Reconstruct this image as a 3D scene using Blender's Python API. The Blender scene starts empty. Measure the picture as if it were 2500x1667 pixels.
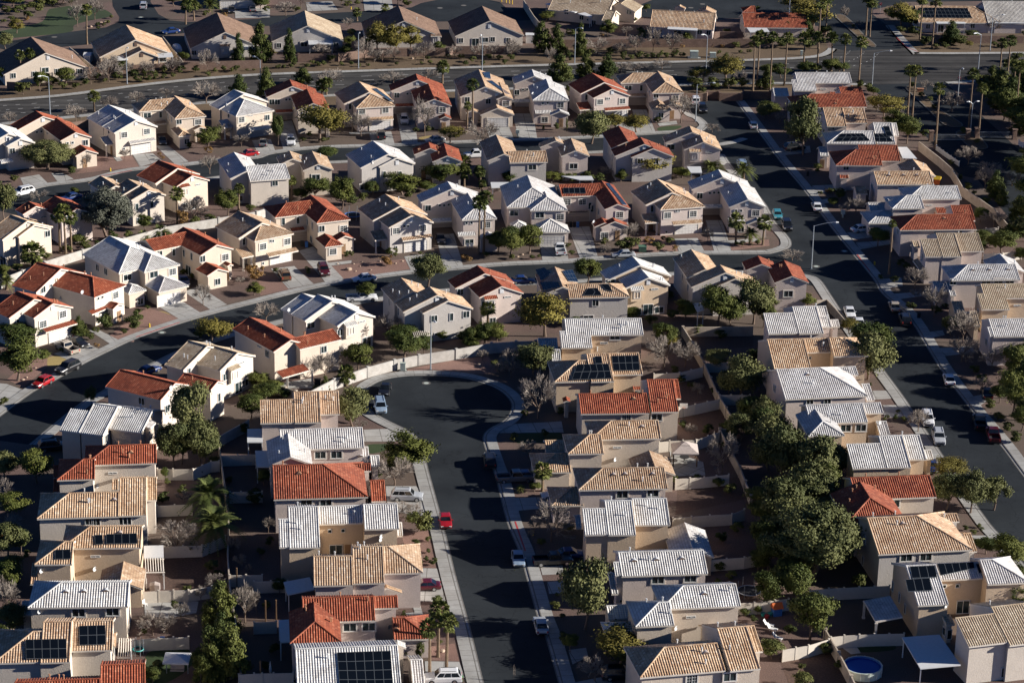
import bpy, bmesh, math, random
from mathutils import Vector, Matrix
from mathutils.bvhtree import BVHTree
from mathutils.geometry import tessellate_polygon
random.seed(7)
R = random.Random(11)
scene = bpy.context.scene
COL = scene.collection
# ---------------------------------------------------------------- camera (measured from lamp posts, kerbs, the cul-de-sac circle)
FPX, CAMH, PITCH, ROLL = 6250.0, 160.8, 20.8, 1.2
cam_d = bpy.data.cameras.new('camera'); cam = bpy.data.objects.new('camera', cam_d); COL.objects.link(cam)
scene.camera = cam
cam_d.sensor_width = 36.0; cam_d.lens = 36.0 * FPX / 2500; cam_d.clip_start = 1; cam_d.clip_end = 8000
th = math.radians(PITCH); ro = math.radians(ROLL)
fw = Vector((0, math.cos(th), -math.sin(th))); rt0 = Vector((1, 0, 0)); up0 = rt0.cross(fw)
rt = rt0 * math.cos(ro) + up0 * math.sin(ro); up = up0 * math.cos(ro) - rt0 * math.sin(ro)
cam.matrix_world = Matrix(((rt.x, up.x, -fw.x, 0), (rt.y, up.y, -fw.y, 0), (rt.z, up.z, -fw.z, CAMH), (0, 0, 0, 1)))
CP = Vector((0, 0, CAMH))
OX = [0, 620, 1240, 1860]; OY = [0, 410, 820, 1240]; KZ = 640 / 2350
def S(t, x, y): return (OX[t % 4] + x * KZ, OY[t // 4] + y * KZ)
def rayd(p): return (fw + rt * ((p[0] - 1250) / FPX) - up * ((p[1] - 833.5) / FPX)).normalized()
def G(p, z=0.0):                                   # the point of the place at height z that this image point shows
    d = rayd(p); t = (z - CAMH) / d.z
    return CP + d * t
def GT(t, x, y, z=0.0): return G(S(t, x, y), z)
def pix(P):
    v = Vector(P) - CP; k = v.dot(fw)
    return (1250 + FPX * v.dot(rt) / k, 833.5 - FPX * v.dot(up) / k)
def ppm(P): return FPX / (Vector(P) - CP).dot(fw)  # photo pixels per metre there
# ---------------------------------------------------------------- materials
def newmat(name, rough=0.8):
    m = bpy.data.materials.new(name); m.use_nodes = True
    nt = m.node_tree; b = nt.nodes['Principled BSDF']; b.inputs['Roughness'].default_value = rough
    return m, nt, b
def N(nt, typ, **kw):
    n = nt.nodes.new(typ)
    for k, v in kw.items(): setattr(n, k, v)
    return n
def ramp(nt, fac, stops):
    r = N(nt, 'ShaderNodeValToRGB'); e = r.color_ramp.elements
    e[0].position, e[0].color = stops[0][0], (*stops[0][1], 1)
    e[1].position, e[1].color = stops[1][0], (*stops[1][1], 1)
    for p, c in stops[2:]:
        x = e.new(p); x.color = (*c, 1)
    nt.links.new(fac, r.inputs[0]); return r.outputs[0]
def noise(nt, vec, scale, detail=4, rough=0.6):
    n = N(nt, 'ShaderNodeTexNoise'); n.inputs['Scale'].default_value = scale; n.inputs['Detail'].default_value = detail
    n.inputs['Roughness'].default_value = rough
    if vec: nt.links.new(vec, n.inputs['Vector'])
    return n.outputs['Fac']
def mixc(nt, fac, a, b, mode='MIX'):
    m = N(nt, 'ShaderNodeMix', data_type='RGBA', blend_type=mode)
    for sock, v in ((m.inputs['Factor'], fac), (m.inputs[6], a), (m.inputs[7], b)):
        if hasattr(v, 'is_linked'): nt.links.new(v, sock)
        elif isinstance(v, (tuple, list)): sock.default_value = (*v, 1) if len(v) == 3 else v
        else: sock.default_value = v
    return m.outputs[2]
def bump(nt, b, h, strength=0.4, dist=0.05):
    n = N(nt, 'ShaderNodeBump'); n.inputs['Strength'].default_value = strength; n.inputs['Distance'].default_value = dist
    nt.links.new(h, n.inputs['Height']); nt.links.new(n.outputs[0], b.inputs['Normal'])
def coords(nt, kind='Object'): return N(nt, 'ShaderNodeTexCoord').outputs[kind]
def worldpos(nt): return N(nt, 'ShaderNodeNewGeometry').outputs['Position']
def plain(name, col, rough=0.7, metal=0.0, var=0.12, scale=3.0, coat=0.0):
    m, nt, b = newmat(name, rough)
    f = noise(nt, coords(nt), scale)
    lo = tuple(c * (1 - var) for c in col); hi = tuple(min(1, c * (1 + var)) for c in col)
    nt.links.new(ramp(nt, f, [(0.3, lo), (0.7, hi)]), b.inputs['Base Color'])
    b.inputs['Metallic'].default_value = metal; b.inputs['Coat Weight'].default_value = coat
    return m
def tilemat(name, a, c, d, dirt):
    m, nt, b = newmat(name, 0.75)
    uv = coords(nt, 'UV')
    fl = N(nt, 'ShaderNodeVectorMath', operation='FLOOR'); nt.links.new(uv, fl.inputs[0])
    wn = N(nt, 'ShaderNodeTexWhiteNoise', noise_dimensions='2D'); nt.links.new(fl.outputs[0], wn.inputs['Vector'])
    col = ramp(nt, wn.outputs['Value'], [(0.0, a), (0.3, c), (0.75, c), (1.0, d)])
    st = noise(nt, worldpos(nt), 0.35, 5, 0.65)
    stf = ramp(nt, st, [(0.38, (1, 1, 1)), (0.64, dirt)])
    col = mixc(nt, 1.0, col, stf, 'MULTIPLY')
    oi = N(nt, 'ShaderNodeObjectInfo'); tint = ramp(nt, oi.outputs['Random'], [(0.0, (.86, .86, .87)), (.35, (1.0, .97, .94)), (.7, (1.04, 1.03, 1.0)), (1.0, (.94, .91, .90))])
    col = mixc(nt, 1.0, col, tint, 'MULTIPLY')
    fr0 = N(nt, 'ShaderNodeVectorMath', operation='FRACTION'); nt.links.new(uv, fr0.inputs[0]); s0 = N(nt, 'ShaderNodeSeparateXYZ'); nt.links.new(fr0.outputs[0], s0.inputs[0])
    col = mixc(nt, 1.0, col, ramp(nt, s0.outputs[1], [(.0, (.55, .53, .52)), (.16, (1, 1, 1)), (.86, (1, 1, 1)), (1.0, (.62, .60, .58))]), 'MULTIPLY')
    nt.links.new(col, b.inputs['Base Color'])
    fr = N(nt, 'ShaderNodeVectorMath', operation='FRACTION'); nt.links.new(uv, fr.inputs[0])
    sp = N(nt, 'ShaderNodeSeparateXYZ'); nt.links.new(fr.outputs[0], sp.inputs[0])
    ad = N(nt, 'ShaderNodeMath', operation='ADD'); nt.links.new(sp.outputs[1], ad.inputs[0])
    ml = N(nt, 'ShaderNodeMath', operation='MULTIPLY'); nt.links.new(wn.outputs['Value'], ml.inputs[0]); ml.inputs[1].default_value = 0.5
    nt.links.new(ml.outputs[0], ad.inputs[1])
    bump(nt, b, ad.outputs[0], 0.45, 0.05)
    return m
ROOF = {
 'white': tilemat('white_roof_tile', (.50, .49, .47), (.64, .64, .63), (.75, .75, .74), (.74, .72, .72)),
 'grey': tilemat('grey_roof_tile', (.46, .44, .40), (.56, .54, .50), (.66, .64, .60), (.75, .74, .74)),
 'tan': tilemat('tan_roof_tile', (.42, .26, .155), (.56, .40, .26), (.69, .57, .43), (.72, .66, .62)),
 'sand': tilemat('sand_roof_tile', (.38, .29, .20), (.48, .39, .28), (.60, .52, .40), (.75, .70, .66)),
 'red': tilemat('red_roof_tile', (.235, .052, .023), (.335, .082, .034), (.47, .17, .09), (.66, .58, .56)),
 'brown': tilemat('brown_roof_tile', (.17, .105, .075), (.24, .155, .11), (.31, .21, .15), (.8, .78, .76)),
}
def stucco(name, col):
    m, nt, b = newmat(name, 0.92)
    wp = worldpos(nt)
    f = noise(nt, wp, 0.5, 4); g = noise(nt, wp, 5.0, 5, 0.7)
    c = ramp(nt, f, [(0.3, tuple(x * 0.9 for x in col)), (0.7, col)])
    c = mixc(nt, 0.25, c, ramp(nt, g, [(0.35, (.55, .5, .46)), (0.65, (1, 1, 1))]), 'MULTIPLY')
    nt.links.new(c, b.inputs['Base Color']); bump(nt, b, g, 0.55, 0.06)
    return m
WALL = {'cream': stucco('cream_stucco', (.67, .57, .465)), 'pink': stucco('pinkish_stucco', (.65, .55, .495)),
        'pale': stucco('pale_stucco', (.67, .595, .51)), 'gold': stucco('golden_stucco', (.64, .495, .35)), 'gray': stucco('grey_stucco', (.56, .52, .48))}
M = {}
M['trim'] = plain('cream_trim', (.66, .60, .52), .8)
M['white'] = plain('white_paint', (.72, .71, .69), .6, var=.05)
M['whitemetal'] = plain('white_sheet_metal', (.62, .63, .63), .45, var=.06)
M['vinyl'] = plain('beige_vinyl', (.60, .54, .46), .55, var=.06)
M['pole'] = plain('grey_pole_steel', (.36, .40, .44), .45, .4)
M['dark'] = plain('dark_opening', (.03, .03, .032), .7)
M['black'] = plain('black_rubber', (.018, .018, .02), .8)
M['wood'] = plain('brown_wood', (.25, .15, .08), .8)
M['yellow'] = plain('yellow_paint', (.62, .42, .03), .6)
M['redp'] = plain('red_paint', (.42, .04, .04), .6)
M['bluep'] = plain('blue_paint', (.04, .14, .42), .5)
M['orange'] = plain('orange_paint', (.55, .12, .02), .6)
M['tealp'] = plain('teal_paint', (.04, .30, .28), .5)
M['greenp'] = plain('green_paint', (.06, .22, .08), .6)
M['terra'] = plain('terracotta', (.45, .22, .12), .8)
M['chrome'] = plain('bright_metal', (.6, .6, .6), .25, .9, .03)
M['louvre'] = plain('louvre_paint', (.66, .66, .66), .7)
M['brownlouvre'] = plain('brown_louvre', (.16, .10, .07), .8)
M['rock'] = plain('tan_rock', (.42, .31, .23), .9, var=.25)
M['canvas'] = plain('grey_canvas', (.42, .36, .33), .9)
M['utility'] = plain('pale_cabinet_steel', (.46, .52, .46), .5)
M['greencab'] = plain('green_cabinet_steel', (.10, .20, .13), .5)
M['water'], nt, b = newmat('pool_water', .05); b.inputs['Base Color'].default_value = (.01, .05, .30, 1); b.inputs['IOR'].default_value = 1.33
bump(nt, b, noise(nt, worldpos(nt), 4.0, 3), .15, .03)
def glassmat(name, col):
    m, nt, b = newmat(name, .08); b.inputs['Metallic'].default_value = 0
    f = noise(nt, worldpos(nt), .8, 2)
    nt.links.new(ramp(nt, f, [(0.4, tuple(c * .45 for c in col)), (0.6, col)]), b.inputs['Base Color']); b.inputs['Specular IOR Level'].default_value = .6
    return m
M['glass'] = glassmat('window_glass', (.035, .055, .06)); M['carglass'] = glassmat('car_glass', (.012, .016, .02))
m, nt, b = newmat('garage_panel', .6); M['garage'] = m
nt.links.new(ramp(nt, noise(nt, worldpos(nt), .6), [(.3, (.60, .57, .54)), (.7, (.70, .68, .66))]), b.inputs['Base Color'])
m, nt, b = newmat('tan_garage_panel', .7); M['garagetan'] = m
nt.links.new(ramp(nt, noise(nt, worldpos(nt), .6), [(.3, (.44, .35, .29)), (.7, (.52, .43, .36))]), b.inputs['Base Color'])
# solar cells: dark glass with cell grid from UV
def solarmat():
    m, nt, b = newmat('solar_cells', .12)
    uv = coords(nt, 'UV'); br = N(nt, 'ShaderNodeTexBrick'); nt.links.new(uv, br.inputs['Vector'])
    br.offset = 0; br.inputs['Scale'].default_value = 1; br.inputs['Mortar Size'].default_value = .03
    br.inputs['Brick Width'].default_value = 1; br.inputs['Row Height'].default_value = 1
    br.inputs['Color1'].default_value = (.004, .006, .010, 1); br.inputs['Color2'].default_value = (.005, .008, .013, 1); br.inputs['Mortar'].default_value = (.09, .10, .11, 1)
    nt.links.new(br.outputs[0], b.inputs['Base Color']); b.inputs['Specular IOR Level'].default_value = .16
    return m
M['solar'] = solarmat()
def brickmat(name, c1, c2, mo, sc):
    m, nt, b = newmat(name, .9)
    br = N(nt, 'ShaderNodeTexBrick'); nt.links.new(coords(nt, 'UV'), br.inputs['Vector'])
    br.inputs['Scale'].default_value = sc; br.inputs['Mortar Size'].default_value = .02; br.inputs['Brick Width'].default_value = .42; br.inputs['Row Height'].default_value = .2
    br.inputs['Color1'].default_value = (*c1, 1); br.inputs['Color2'].default_value = (*c2, 1); br.inputs['Mortar'].default_value = (*mo, 1)
    f = noise(nt, worldpos(nt), .7, 5)
    nt.links.new(mixc(nt, 1.0, br.outputs[0], ramp(nt, f, [(.3, (.72, .70, .68)), (.7, (1, 1, 1))]), 'MULTIPLY'), b.inputs['Base Color'])
    bump(nt, b, br.outputs['Fac'], .3, -.02)
    return m
M['block'] = brickmat('grey_concrete_block', (.50, .48, .44), (.56, .53, .49), (.38, .36, .34), 1.0)
M['brick'] = brickmat('brown_block', (.20, .13, .10), (.26, .17, .13), (.15, .10, .08), 1.0)
M['beigeblock'] = brickmat('beige_block', (.50, .42, .33), (.54, .46, .37), (.40, .34, .27), 1.0)
# ground family
def groundmat(name, stops, sc=6.0, extra=None, bumpd=.05):
    m, nt, b = newmat(name, .95)
    wp = worldpos(nt)
    f = noise(nt, wp, sc, 6, .75); g = noise(nt, wp, .06, 5, .6)
    c = ramp(nt, f, stops)
    c = mixc(nt, 1.0, c, ramp(nt, g, [(.32, (.62, .60, .60)), (.68, (1.1, 1.08, 1.05))]), 'MULTIPLY')
    if extra:
        h = noise(nt, wp, .045, 3); c = mixc(nt, ramp(nt, h, [(.47, (0, 0, 0)), (.55, (1, 1, 1))]), c, ramp(nt, f, extra))
    nt.links.new(c, b.inputs['Base Color']); bump(nt, b, f, .5, bumpd)
    return m
M['ground'] = groundmat('yard_gravel', [(.3, (.065, .040, .033)), (.5, (.135, .085, .070)), (.7, (.26, .175, .145))], 6, [(.3, (.055, .038, .028)), (.7, (.15, .108, .082))])
M['strip'] = groundmat('dry_verge_soil', [(.3, (.06, .04, .022)), (.5, (.125, .084, .045)), (.7, (.22, .15, .085))], 4)
M['gravel'] = groundmat('red_gravel', [(.3, (.12, .064, .050)), (.5, (.25, .145, .115)), (.7, (.43, .28, .23))], 7)
M['soil'] = groundmat('dark_yard_soil', [(.3, (.055, .032, .025)), (.5, (.105, .062, .046)), (.7, (.17, .105, .075))], 3)
M['grass'] = groundmat('green_lawn', [(.3, (.014, .030, .007)), (.5, (.026, .050, .012)), (.7, (.05, .08, .022))], 9)
M['drygrass'] = groundmat('dry_lawn', [(.3, (.22, .16, .05)), (.5, (.36, .27, .10)), (.7, (.48, .38, .17))], 9)
def asphaltmat(name, col, streak=0.0):
    m, nt, b = newmat(name, .85)
    wp = worldpos(nt); f = noise(nt, wp, 9, 4, .8); g = noise(nt, wp, .09, 6, .6)
    c = ramp(nt, f, [(.3, tuple(x * .75 for x in col)), (.7, tuple(x * 1.3 for x in col))])
    c = mixc(nt, 1.0, c, ramp(nt, g, [(.3, (.64, .64, .66)), (.7, (1.28, 1.26, 1.23))]), 'MULTIPLY')
    # thin sealed cracks
    v = N(nt, 'ShaderNodeTexVoronoi', feature='DISTANCE_TO_EDGE'); v.inputs['Scale'].default_value = .12
    wob = N(nt, 'ShaderNodeVectorMath', operation='MULTIPLY_ADD'); nz = N(nt, 'ShaderNodeTexNoise'); nz.inputs['Scale'].default_value = .5; nt.links.new(wp, nz.inputs['Vector'])
    nt.links.new(nz.outputs['Color'], wob.inputs[0]); wob.inputs[1].default_value = (4, 4, 4); nt.links.new(wp, wob.inputs[2]); nt.links.new(wob.outputs[0], v.inputs['Vector'])
    c = mixc(nt, 1.0, c, ramp(nt, v.outputs['Distance'], [(.0, (.6, .6, .6)), (.012, (1, 1, 1))]), 'MULTIPLY')
    if streak:
        uv = coords(nt, 'UV'); mp = N(nt, 'ShaderNodeMapping'); mp.inputs['Scale'].default_value = (.006, .5, 1); nt.links.new(uv, mp.inputs[0])
        s = noise(nt, mp.outputs[0], 1.0, 3, .6)
        c = mixc(nt, streak, c, ramp(nt, s, [(.35, (.45, .45, .46)), (.65, (1.35, 1.33, 1.3))]), 'MULTIPLY')
    b.inputs['Specular IOR Level'].default_value = .12
    nt.links.new(c, b.inputs['Base Color']); bump(nt, b, f, .25, .02)
    return m
M['asphalt'] = asphaltmat('street_asphalt', (.0250, .0300, .0350)); M['oldasphalt'] = asphaltmat('boulevard_asphalt', (.062, .061, .060), .9)
def concretemat(name, col, joint):
    m, nt, b = newmat(name, .88)
    wp = worldpos(nt); f = noise(nt, wp, 5, 5, .7); g = noise(nt, wp, .25, 5, .65)
    c = ramp(nt, f, [(.3, tuple(x * .88 for x in col)), (.7, tuple(x * 1.06 for x in col))])
    c = mixc(nt, 1.0, c, ramp(nt, g, [(.3, (.70, .68, .66)), (.65, (1, 1, 1))]), 'MULTIPLY')
    uv = coords(nt, 'UV'); mu = N(nt, 'ShaderNodeVectorMath', operation='MULTIPLY'); mu.inputs[1].default_value = (1 / joint[0], 1 / joint[1], 0); nt.links.new(uv, mu.inputs[0])
    br = N(nt, 'ShaderNodeTexBrick'); br.offset = 0; br.inputs['Scale'].default_value = 1; br.inputs['Brick Width'].default_value = 1; br.inputs['Row Height'].default_value = 1; br.inputs['Mortar Size'].default_value = .022
    br.inputs['Color1'].default_value = (1, 1, 1, 1); br.inputs['Color2'].default_value = (.93, .92, .91, 1); br.inputs['Mortar'].default_value = (.42, .40, .38, 1); nt.links.new(mu.outputs[0], br.inputs['Vector'])
    c = mixc(nt, 1.0, c, br.outputs[0], 'MULTIPLY')
    nt.links.new(c, b.inputs['Base Color']); bump(nt, b, f, .15, .02)
    return m
M['concrete'] = concretemat('pavement_concrete', (.40, .40, .385), (1.5, 9.0)); M['drive'] = concretemat('driveway_concrete', (.43, .425, .405), (2.6, 2.9))
M['gutter'] = concretemat('kerb_concrete', (.37, .37, .36), (3.0, 9.0))
def leafmat(name, a, c, trans=.25):
    m, nt, b = newmat(name, .75)
    oi = N(nt, 'ShaderNodeObjectInfo'); f = noise(nt, coords(nt), 1.3, 3, .6)
    ad = N(nt, 'ShaderNodeMath', operation='MULTIPLY_ADD'); nt.links.new(oi.outputs['Random'], ad.inputs[0]); ad.inputs[1].default_value = .3; nt.links.new(f, ad.inputs[2])
    nt.links.new(ramp(nt, ad.outputs[0], [(.45, a), (.8, c)]), b.inputs['Base Color'])
    b.inputs['Specular IOR Level'].default_value = .25
    return m
LEAF = {'g': leafmat('green_leaves', (.040, .058, .010), (.120, .128, .024)), 'o': leafmat('olive_leaves', (.062, .074, .022), (.145, .148, .052)),
        'y': leafmat('yellow_green_leaves', (.095, .082, .014), (.205, .170, .034)), 'n': leafmat('pine_needles', (.036, .054, .010), (.105, .115, .024)),
        'p': leafmat('palm_leaves', (.050, .070, .016), (.155, .165, .042)), 'e': leafmat('grey_green_leaves', (.065, .07, .052), (.13, .135, .10)), 'c': leafmat('dry_skirt', (.13, .09, .05), (.22, .16, .09)),
        's': leafmat('shrub_leaves', (.040, .054, .010), (.110, .115, .030)), 'r': leafmat('rust_shrub_leaves', (.19, .10, .03), (.30, .18, .065))}
BARK = plain('bark', (.17, .12, .09), .95, var=.3); PALMBARK = plain('palm_bark', (.18, .125, .08), .95, var=.25); TWIG = plain('bare_twigs', (.27, .23, .195), .95, var=.2)
PAINT = {k: plain(k + '_car_paint', c, .28, .0, .03, coat=.6) for k, c in {'white': (.72, .73, .74), 'silver': (.42, .44, .46), 'black': (.012, .012, .014), 'grey': (.13, .135, .145), 'red': (.34, .010, .014),
     'maroon': (.075, .008, .012), 'blue': (.014, .038, .15), 'teal': (.05, .24, .30), 'brown': (.13, .065, .028), 'tan': (.36, .31, .25), 'steel': (.24, .32, .42)}.items()}
# ---------------------------------------------------------------- mesh + object helpers
class MB:
    def __init__(s): s.v = []; s.f = []; s.uv = []; s.m = []
    def face(s, pts, mat=0, uv=None):
        i = len(s.v); s.v += [tuple(p) for p in pts]; s.f.append(tuple(range(i, i + len(pts)))); s.m.append(mat)
        s.uv.append(uv if uv else [(0, 0)] * len(pts))
    def box(s, c, d, mat=0, rz=0.0, skip=''):
        cx, cy, cz = c; a, b, h = d[0] / 2, d[1] / 2, d[2] / 2; co, si = math.cos(rz), math.sin(rz)
        P = [Vector((cx + x * co - y * si, cy + x * si + y * co, cz + z)) for z in (-h, h) for x, y in ((-a, -b), (a, -b), (a, b), (-a, b))]
        for k, q, (du, dv) in (('b', (3, 2, 1, 0), (d[0], d[1])), ('t', (4, 5, 6, 7), (d[0], d[1])), ('f', (0, 1, 5, 4), (d[0], d[2])), ('r', (1, 2, 6, 5), (d[1], d[2])), ('k', (2, 3, 7, 6), (d[0], d[2])), ('l', (3, 0, 4, 7), (d[1], d[2]))):
            if k in skip: continue
            s.face([P[i] for i in q], mat, [(0, 0), (du, 0), (du, dv), (0, dv)])
    def tube(s, pts, rads, n=6, mat=0, cap=True):
        rings = []
        for i, p in enumerate(pts):
            d = (pts[min(i + 1, len(pts) - 1)] - pts[max(i - 1, 0)]); d = d.normalized() if d.length > 1e-9 else Vector((0, 0, 1))
            a = d.cross(Vector((0, 0, 1)) if abs(d.z) < .9 else Vector((1, 0, 0))).normalized(); b = d.cross(a)
            r = rads[i] if isinstance(rads, (list, tuple)) else rads
            rings.append([p + (a * math.cos(2 * math.pi * k / n) + b * math.sin(2 * math.pi * k / n)) * r for k in range(n)])
        for i in range(len(rings) - 1):
            for k in range(n): s.face([rings[i][k], rings[i][(k + 1) % n], rings[i + 1][(k + 1) % n], rings[i + 1][k]], mat)
        if cap: s.face(rings[0], mat); s.face(rings[-1][::-1], mat)
    def mesh(s, name, mats):
        me = bpy.data.meshes.new(name); me.from_pydata(s.v, [], s.f)
        for m in (mats if isinstance(mats, (list, tuple)) else [mats]): me.materials.append(m)
        me.polygons.foreach_set('material_index', s.m)
        l = me.uv_layers.new(name='UVMap'); l.data.foreach_set('uv', [c for u in s.uv for p in u for c in p])
        me.update(); return me
def link(name, me, parent=None, loc=(0, 0, 0), rz=0.0, scale=None, label=None, cat=None, group=None, kind=None):
    o = bpy.data.objects.new(name, me); COL.objects.link(o); o.location = loc
    if rz: o.rotation_euler = (0, 0, rz)
    if scale: o.scale = scale
    if parent: o.parent = parent
    if label: o['label'] = label
    if cat: o['category'] = cat
    if group: o['group'] = group
    if kind: o['kind'] = kind
    return o
def thing(name, loc, label=None, cat=None, group=None, rz=0.0, scale=None): return link(name, None, None, loc, rz, scale, label, cat, group)
ORD = ['first', 'second', 'third', 'fourth', 'fifth', 'sixth', 'seventh', 'eighth', 'ninth', 'tenth', 'eleventh', 'twelfth', 'thirteenth']
# ---------------------------------------------------------------- shared small parts
TP = 0.41
def window_mesh(w, h, mull, trim):
    f = MB(); t = .07
    for x0, x1, z0, z1 in ((-w/2, w/2, h/2 - t, h/2), (-w/2, w/2, -h/2, -h/2 + t), (-w/2, -w/2 + t, -h/2 + t, h/2 - t), (w/2 - t, w/2, -h/2 + t, h/2 - t)):
        f.box(((x0 + x1)/2, -.05, (z0 + z1)/2), (x1 - x0, .10, z1 - z0))
    if mull: f.box((0, -.04, 0), (.06, .08, h - 2*t))
    if mull == 2:
        for x in (-w/4, w/4): f.box((x, -.035, 0), (.03, .05, h - 2*t))
        for z in (-h/6, h/6): f.box((0, -.033, z), (w - 2*t, .04, .03))
    if trim:
        q = .13
        for x0, x1, z0, z1 in ((-w/2 - q, w/2 + q, h/2, h/2 + q), (-w/2 - q - .05, w/2 + q + .05, -h/2 - q, -h/2), (-w/2 - q, -w/2, -h/2, h/2), (w/2, w/2 + q, -h/2, h/2)):
            f.box(((x0 + x1)/2, -.035, (z0 + z1)/2), (x1 - x0, .13, z1 - z0), 1)
    p = MB(); p.box((0, -.012, 0), (w - 2*t, .03, h - 2*t))
    return f.mesh('window_frame', [M['white'], M['trim']]), p.mesh('window_pane', M['glass'])
WIN = {'w': (1.25, 1.3, 1, 0), 'W': (1.75, 1.25, 1, 1), 's': (.6, .6, 0, 0), 't': (.75, 1.5, 0, 0), 'i': (1.35, .32, 1, 0), 'x': (1.5, 1.3, 2, 1), 'd': (1.9, 2.05, 1, 0)}
WINM = {k: window_mesh(*v) for k, v in WIN.items()}
def garage_mesh(w, h):
    m = MB(); n = 4
    for i in range(n):
        z0 = i * h / n; m.box((0, -.03, z0 + h/n/2), (w, .06, h/n - .035))
        k = max(2, int(w / .6))
        for j in range(k): m.box((-w/2 + (j + .5) * w / k, -.065, z0 + h/n/2), (w/k - .14, .03, h/n - .17))
    m.box((0, .0, h/2), (w + .02, .03, h + .01), 1)
    for x in (-1, 1): m.box((x * (w/2 + .09), -.06, h/2 + .08), (.18, .14, h + .16), 2)
    m.box((0, -.06, h + .09), (w - .002, .14, .18), 2)
    return m
GARM = {(k, c): garage_mesh(4.7 if k == 'g' else 2.6, 2.1).mesh('garage_door', [M['garage' if c == 0 else 'garagetan'], M['dark'], M['trim']]) for k in 'gG' for c in (0, 1)}
def quickmesh(name, mats, fn):
    m = MB(); fn(m); return m.mesh(name, mats)
def louvre_fn(m):
    m.box((0, -.05, 0), (.75, .1, .95))
    for i in range(5): m.box((0, -.11, -.36 + i * .18), (.6, .05, .08), 0)
LOUV = quickmesh('louvre', M['louvre'], louvre_fn); LOUVB = quickmesh('louvre', M['brownlouvre'], louvre_fn)
def door_fn(m):
    m.box((0, -.03, 1.02), (1.0, .06, 2.04))
    for x in (-.25, .25):
        for z in (.55, 1.45): m.box((x, -.065, z), (.34, .03, .62))
DOORM = quickmesh('door', M['wood'], door_fn)
def dish_fn(m):
    n, k = 12, 3
    def P(i, j): r = .36 * i / k; a = 2 * math.pi * j / n; return Vector((r * math.cos(a), -.15 - .9 * r * r - .0, .55 + r * math.sin(a)))
    for i in range(k):
        for j in range(n): m.face([P(i, j), P(i + 1, j), P(i + 1, j + 1), P(i, j + 1)])
    m.tube([Vector((0, 0, 0)), Vector((0, 0, .35)), Vector((0, -.15, .55))], .03)
    m.tube([Vector((0, -.15, .22)), Vector((0, -.55, .45))], .015)
DISH = quickmesh('satellite_dish', M['whitemetal'], dish_fn)
PIPE = {k: quickmesh('vent_pipe', mt, lambda m: (m.tube([Vector((0, 0, -.15)), Vector((0, 0, .62))], .085, 7), m.tube([Vector((0, 0, .56)), Vector((0, 0, .70))], .13, 7))) for k, mt in (('w', M['whitemetal']), ('t', M['terra']))}
def hv_fn(m):
    n = 7; pr = [(.42 * math.cos(math.pi * i / n), .30 * math.sin(math.pi * i / n)) for i in range(n + 1)]
    for i in range(n):
        a, b = pr[i], pr[i + 1]
        m.face([(a[0], -.28, a[1] - .05), (b[0], -.28, b[1] - .05), (b[0] * .6, .55, b[1] * .4 + .12), (a[0] * .6, .55, a[1] * .4 + .12)])
    m.face([(p[0], -.27, p[1] - .05) for p in pr], 1)
HVENT = {k: quickmesh('roof_vent', [mt, M['brownlouvre']], hv_fn) for k, mt in (('w', M['whitemetal']), ('t', M['terra']), ('b', M['canvas']))}
POST = quickmesh('post', M['trim'], lambda m: (m.box((0, 0, 1.3), (.30, .30, 2.6)), m.box((0, 0, .12), (.42, .42, .24)), m.box((0, 0, 2.52), (.42, .42, .16))))
THINPOST = quickmesh('post', M['white'], lambda m: m.box((0, 0, 1.3), (.14, .14, 2.6)))
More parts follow.
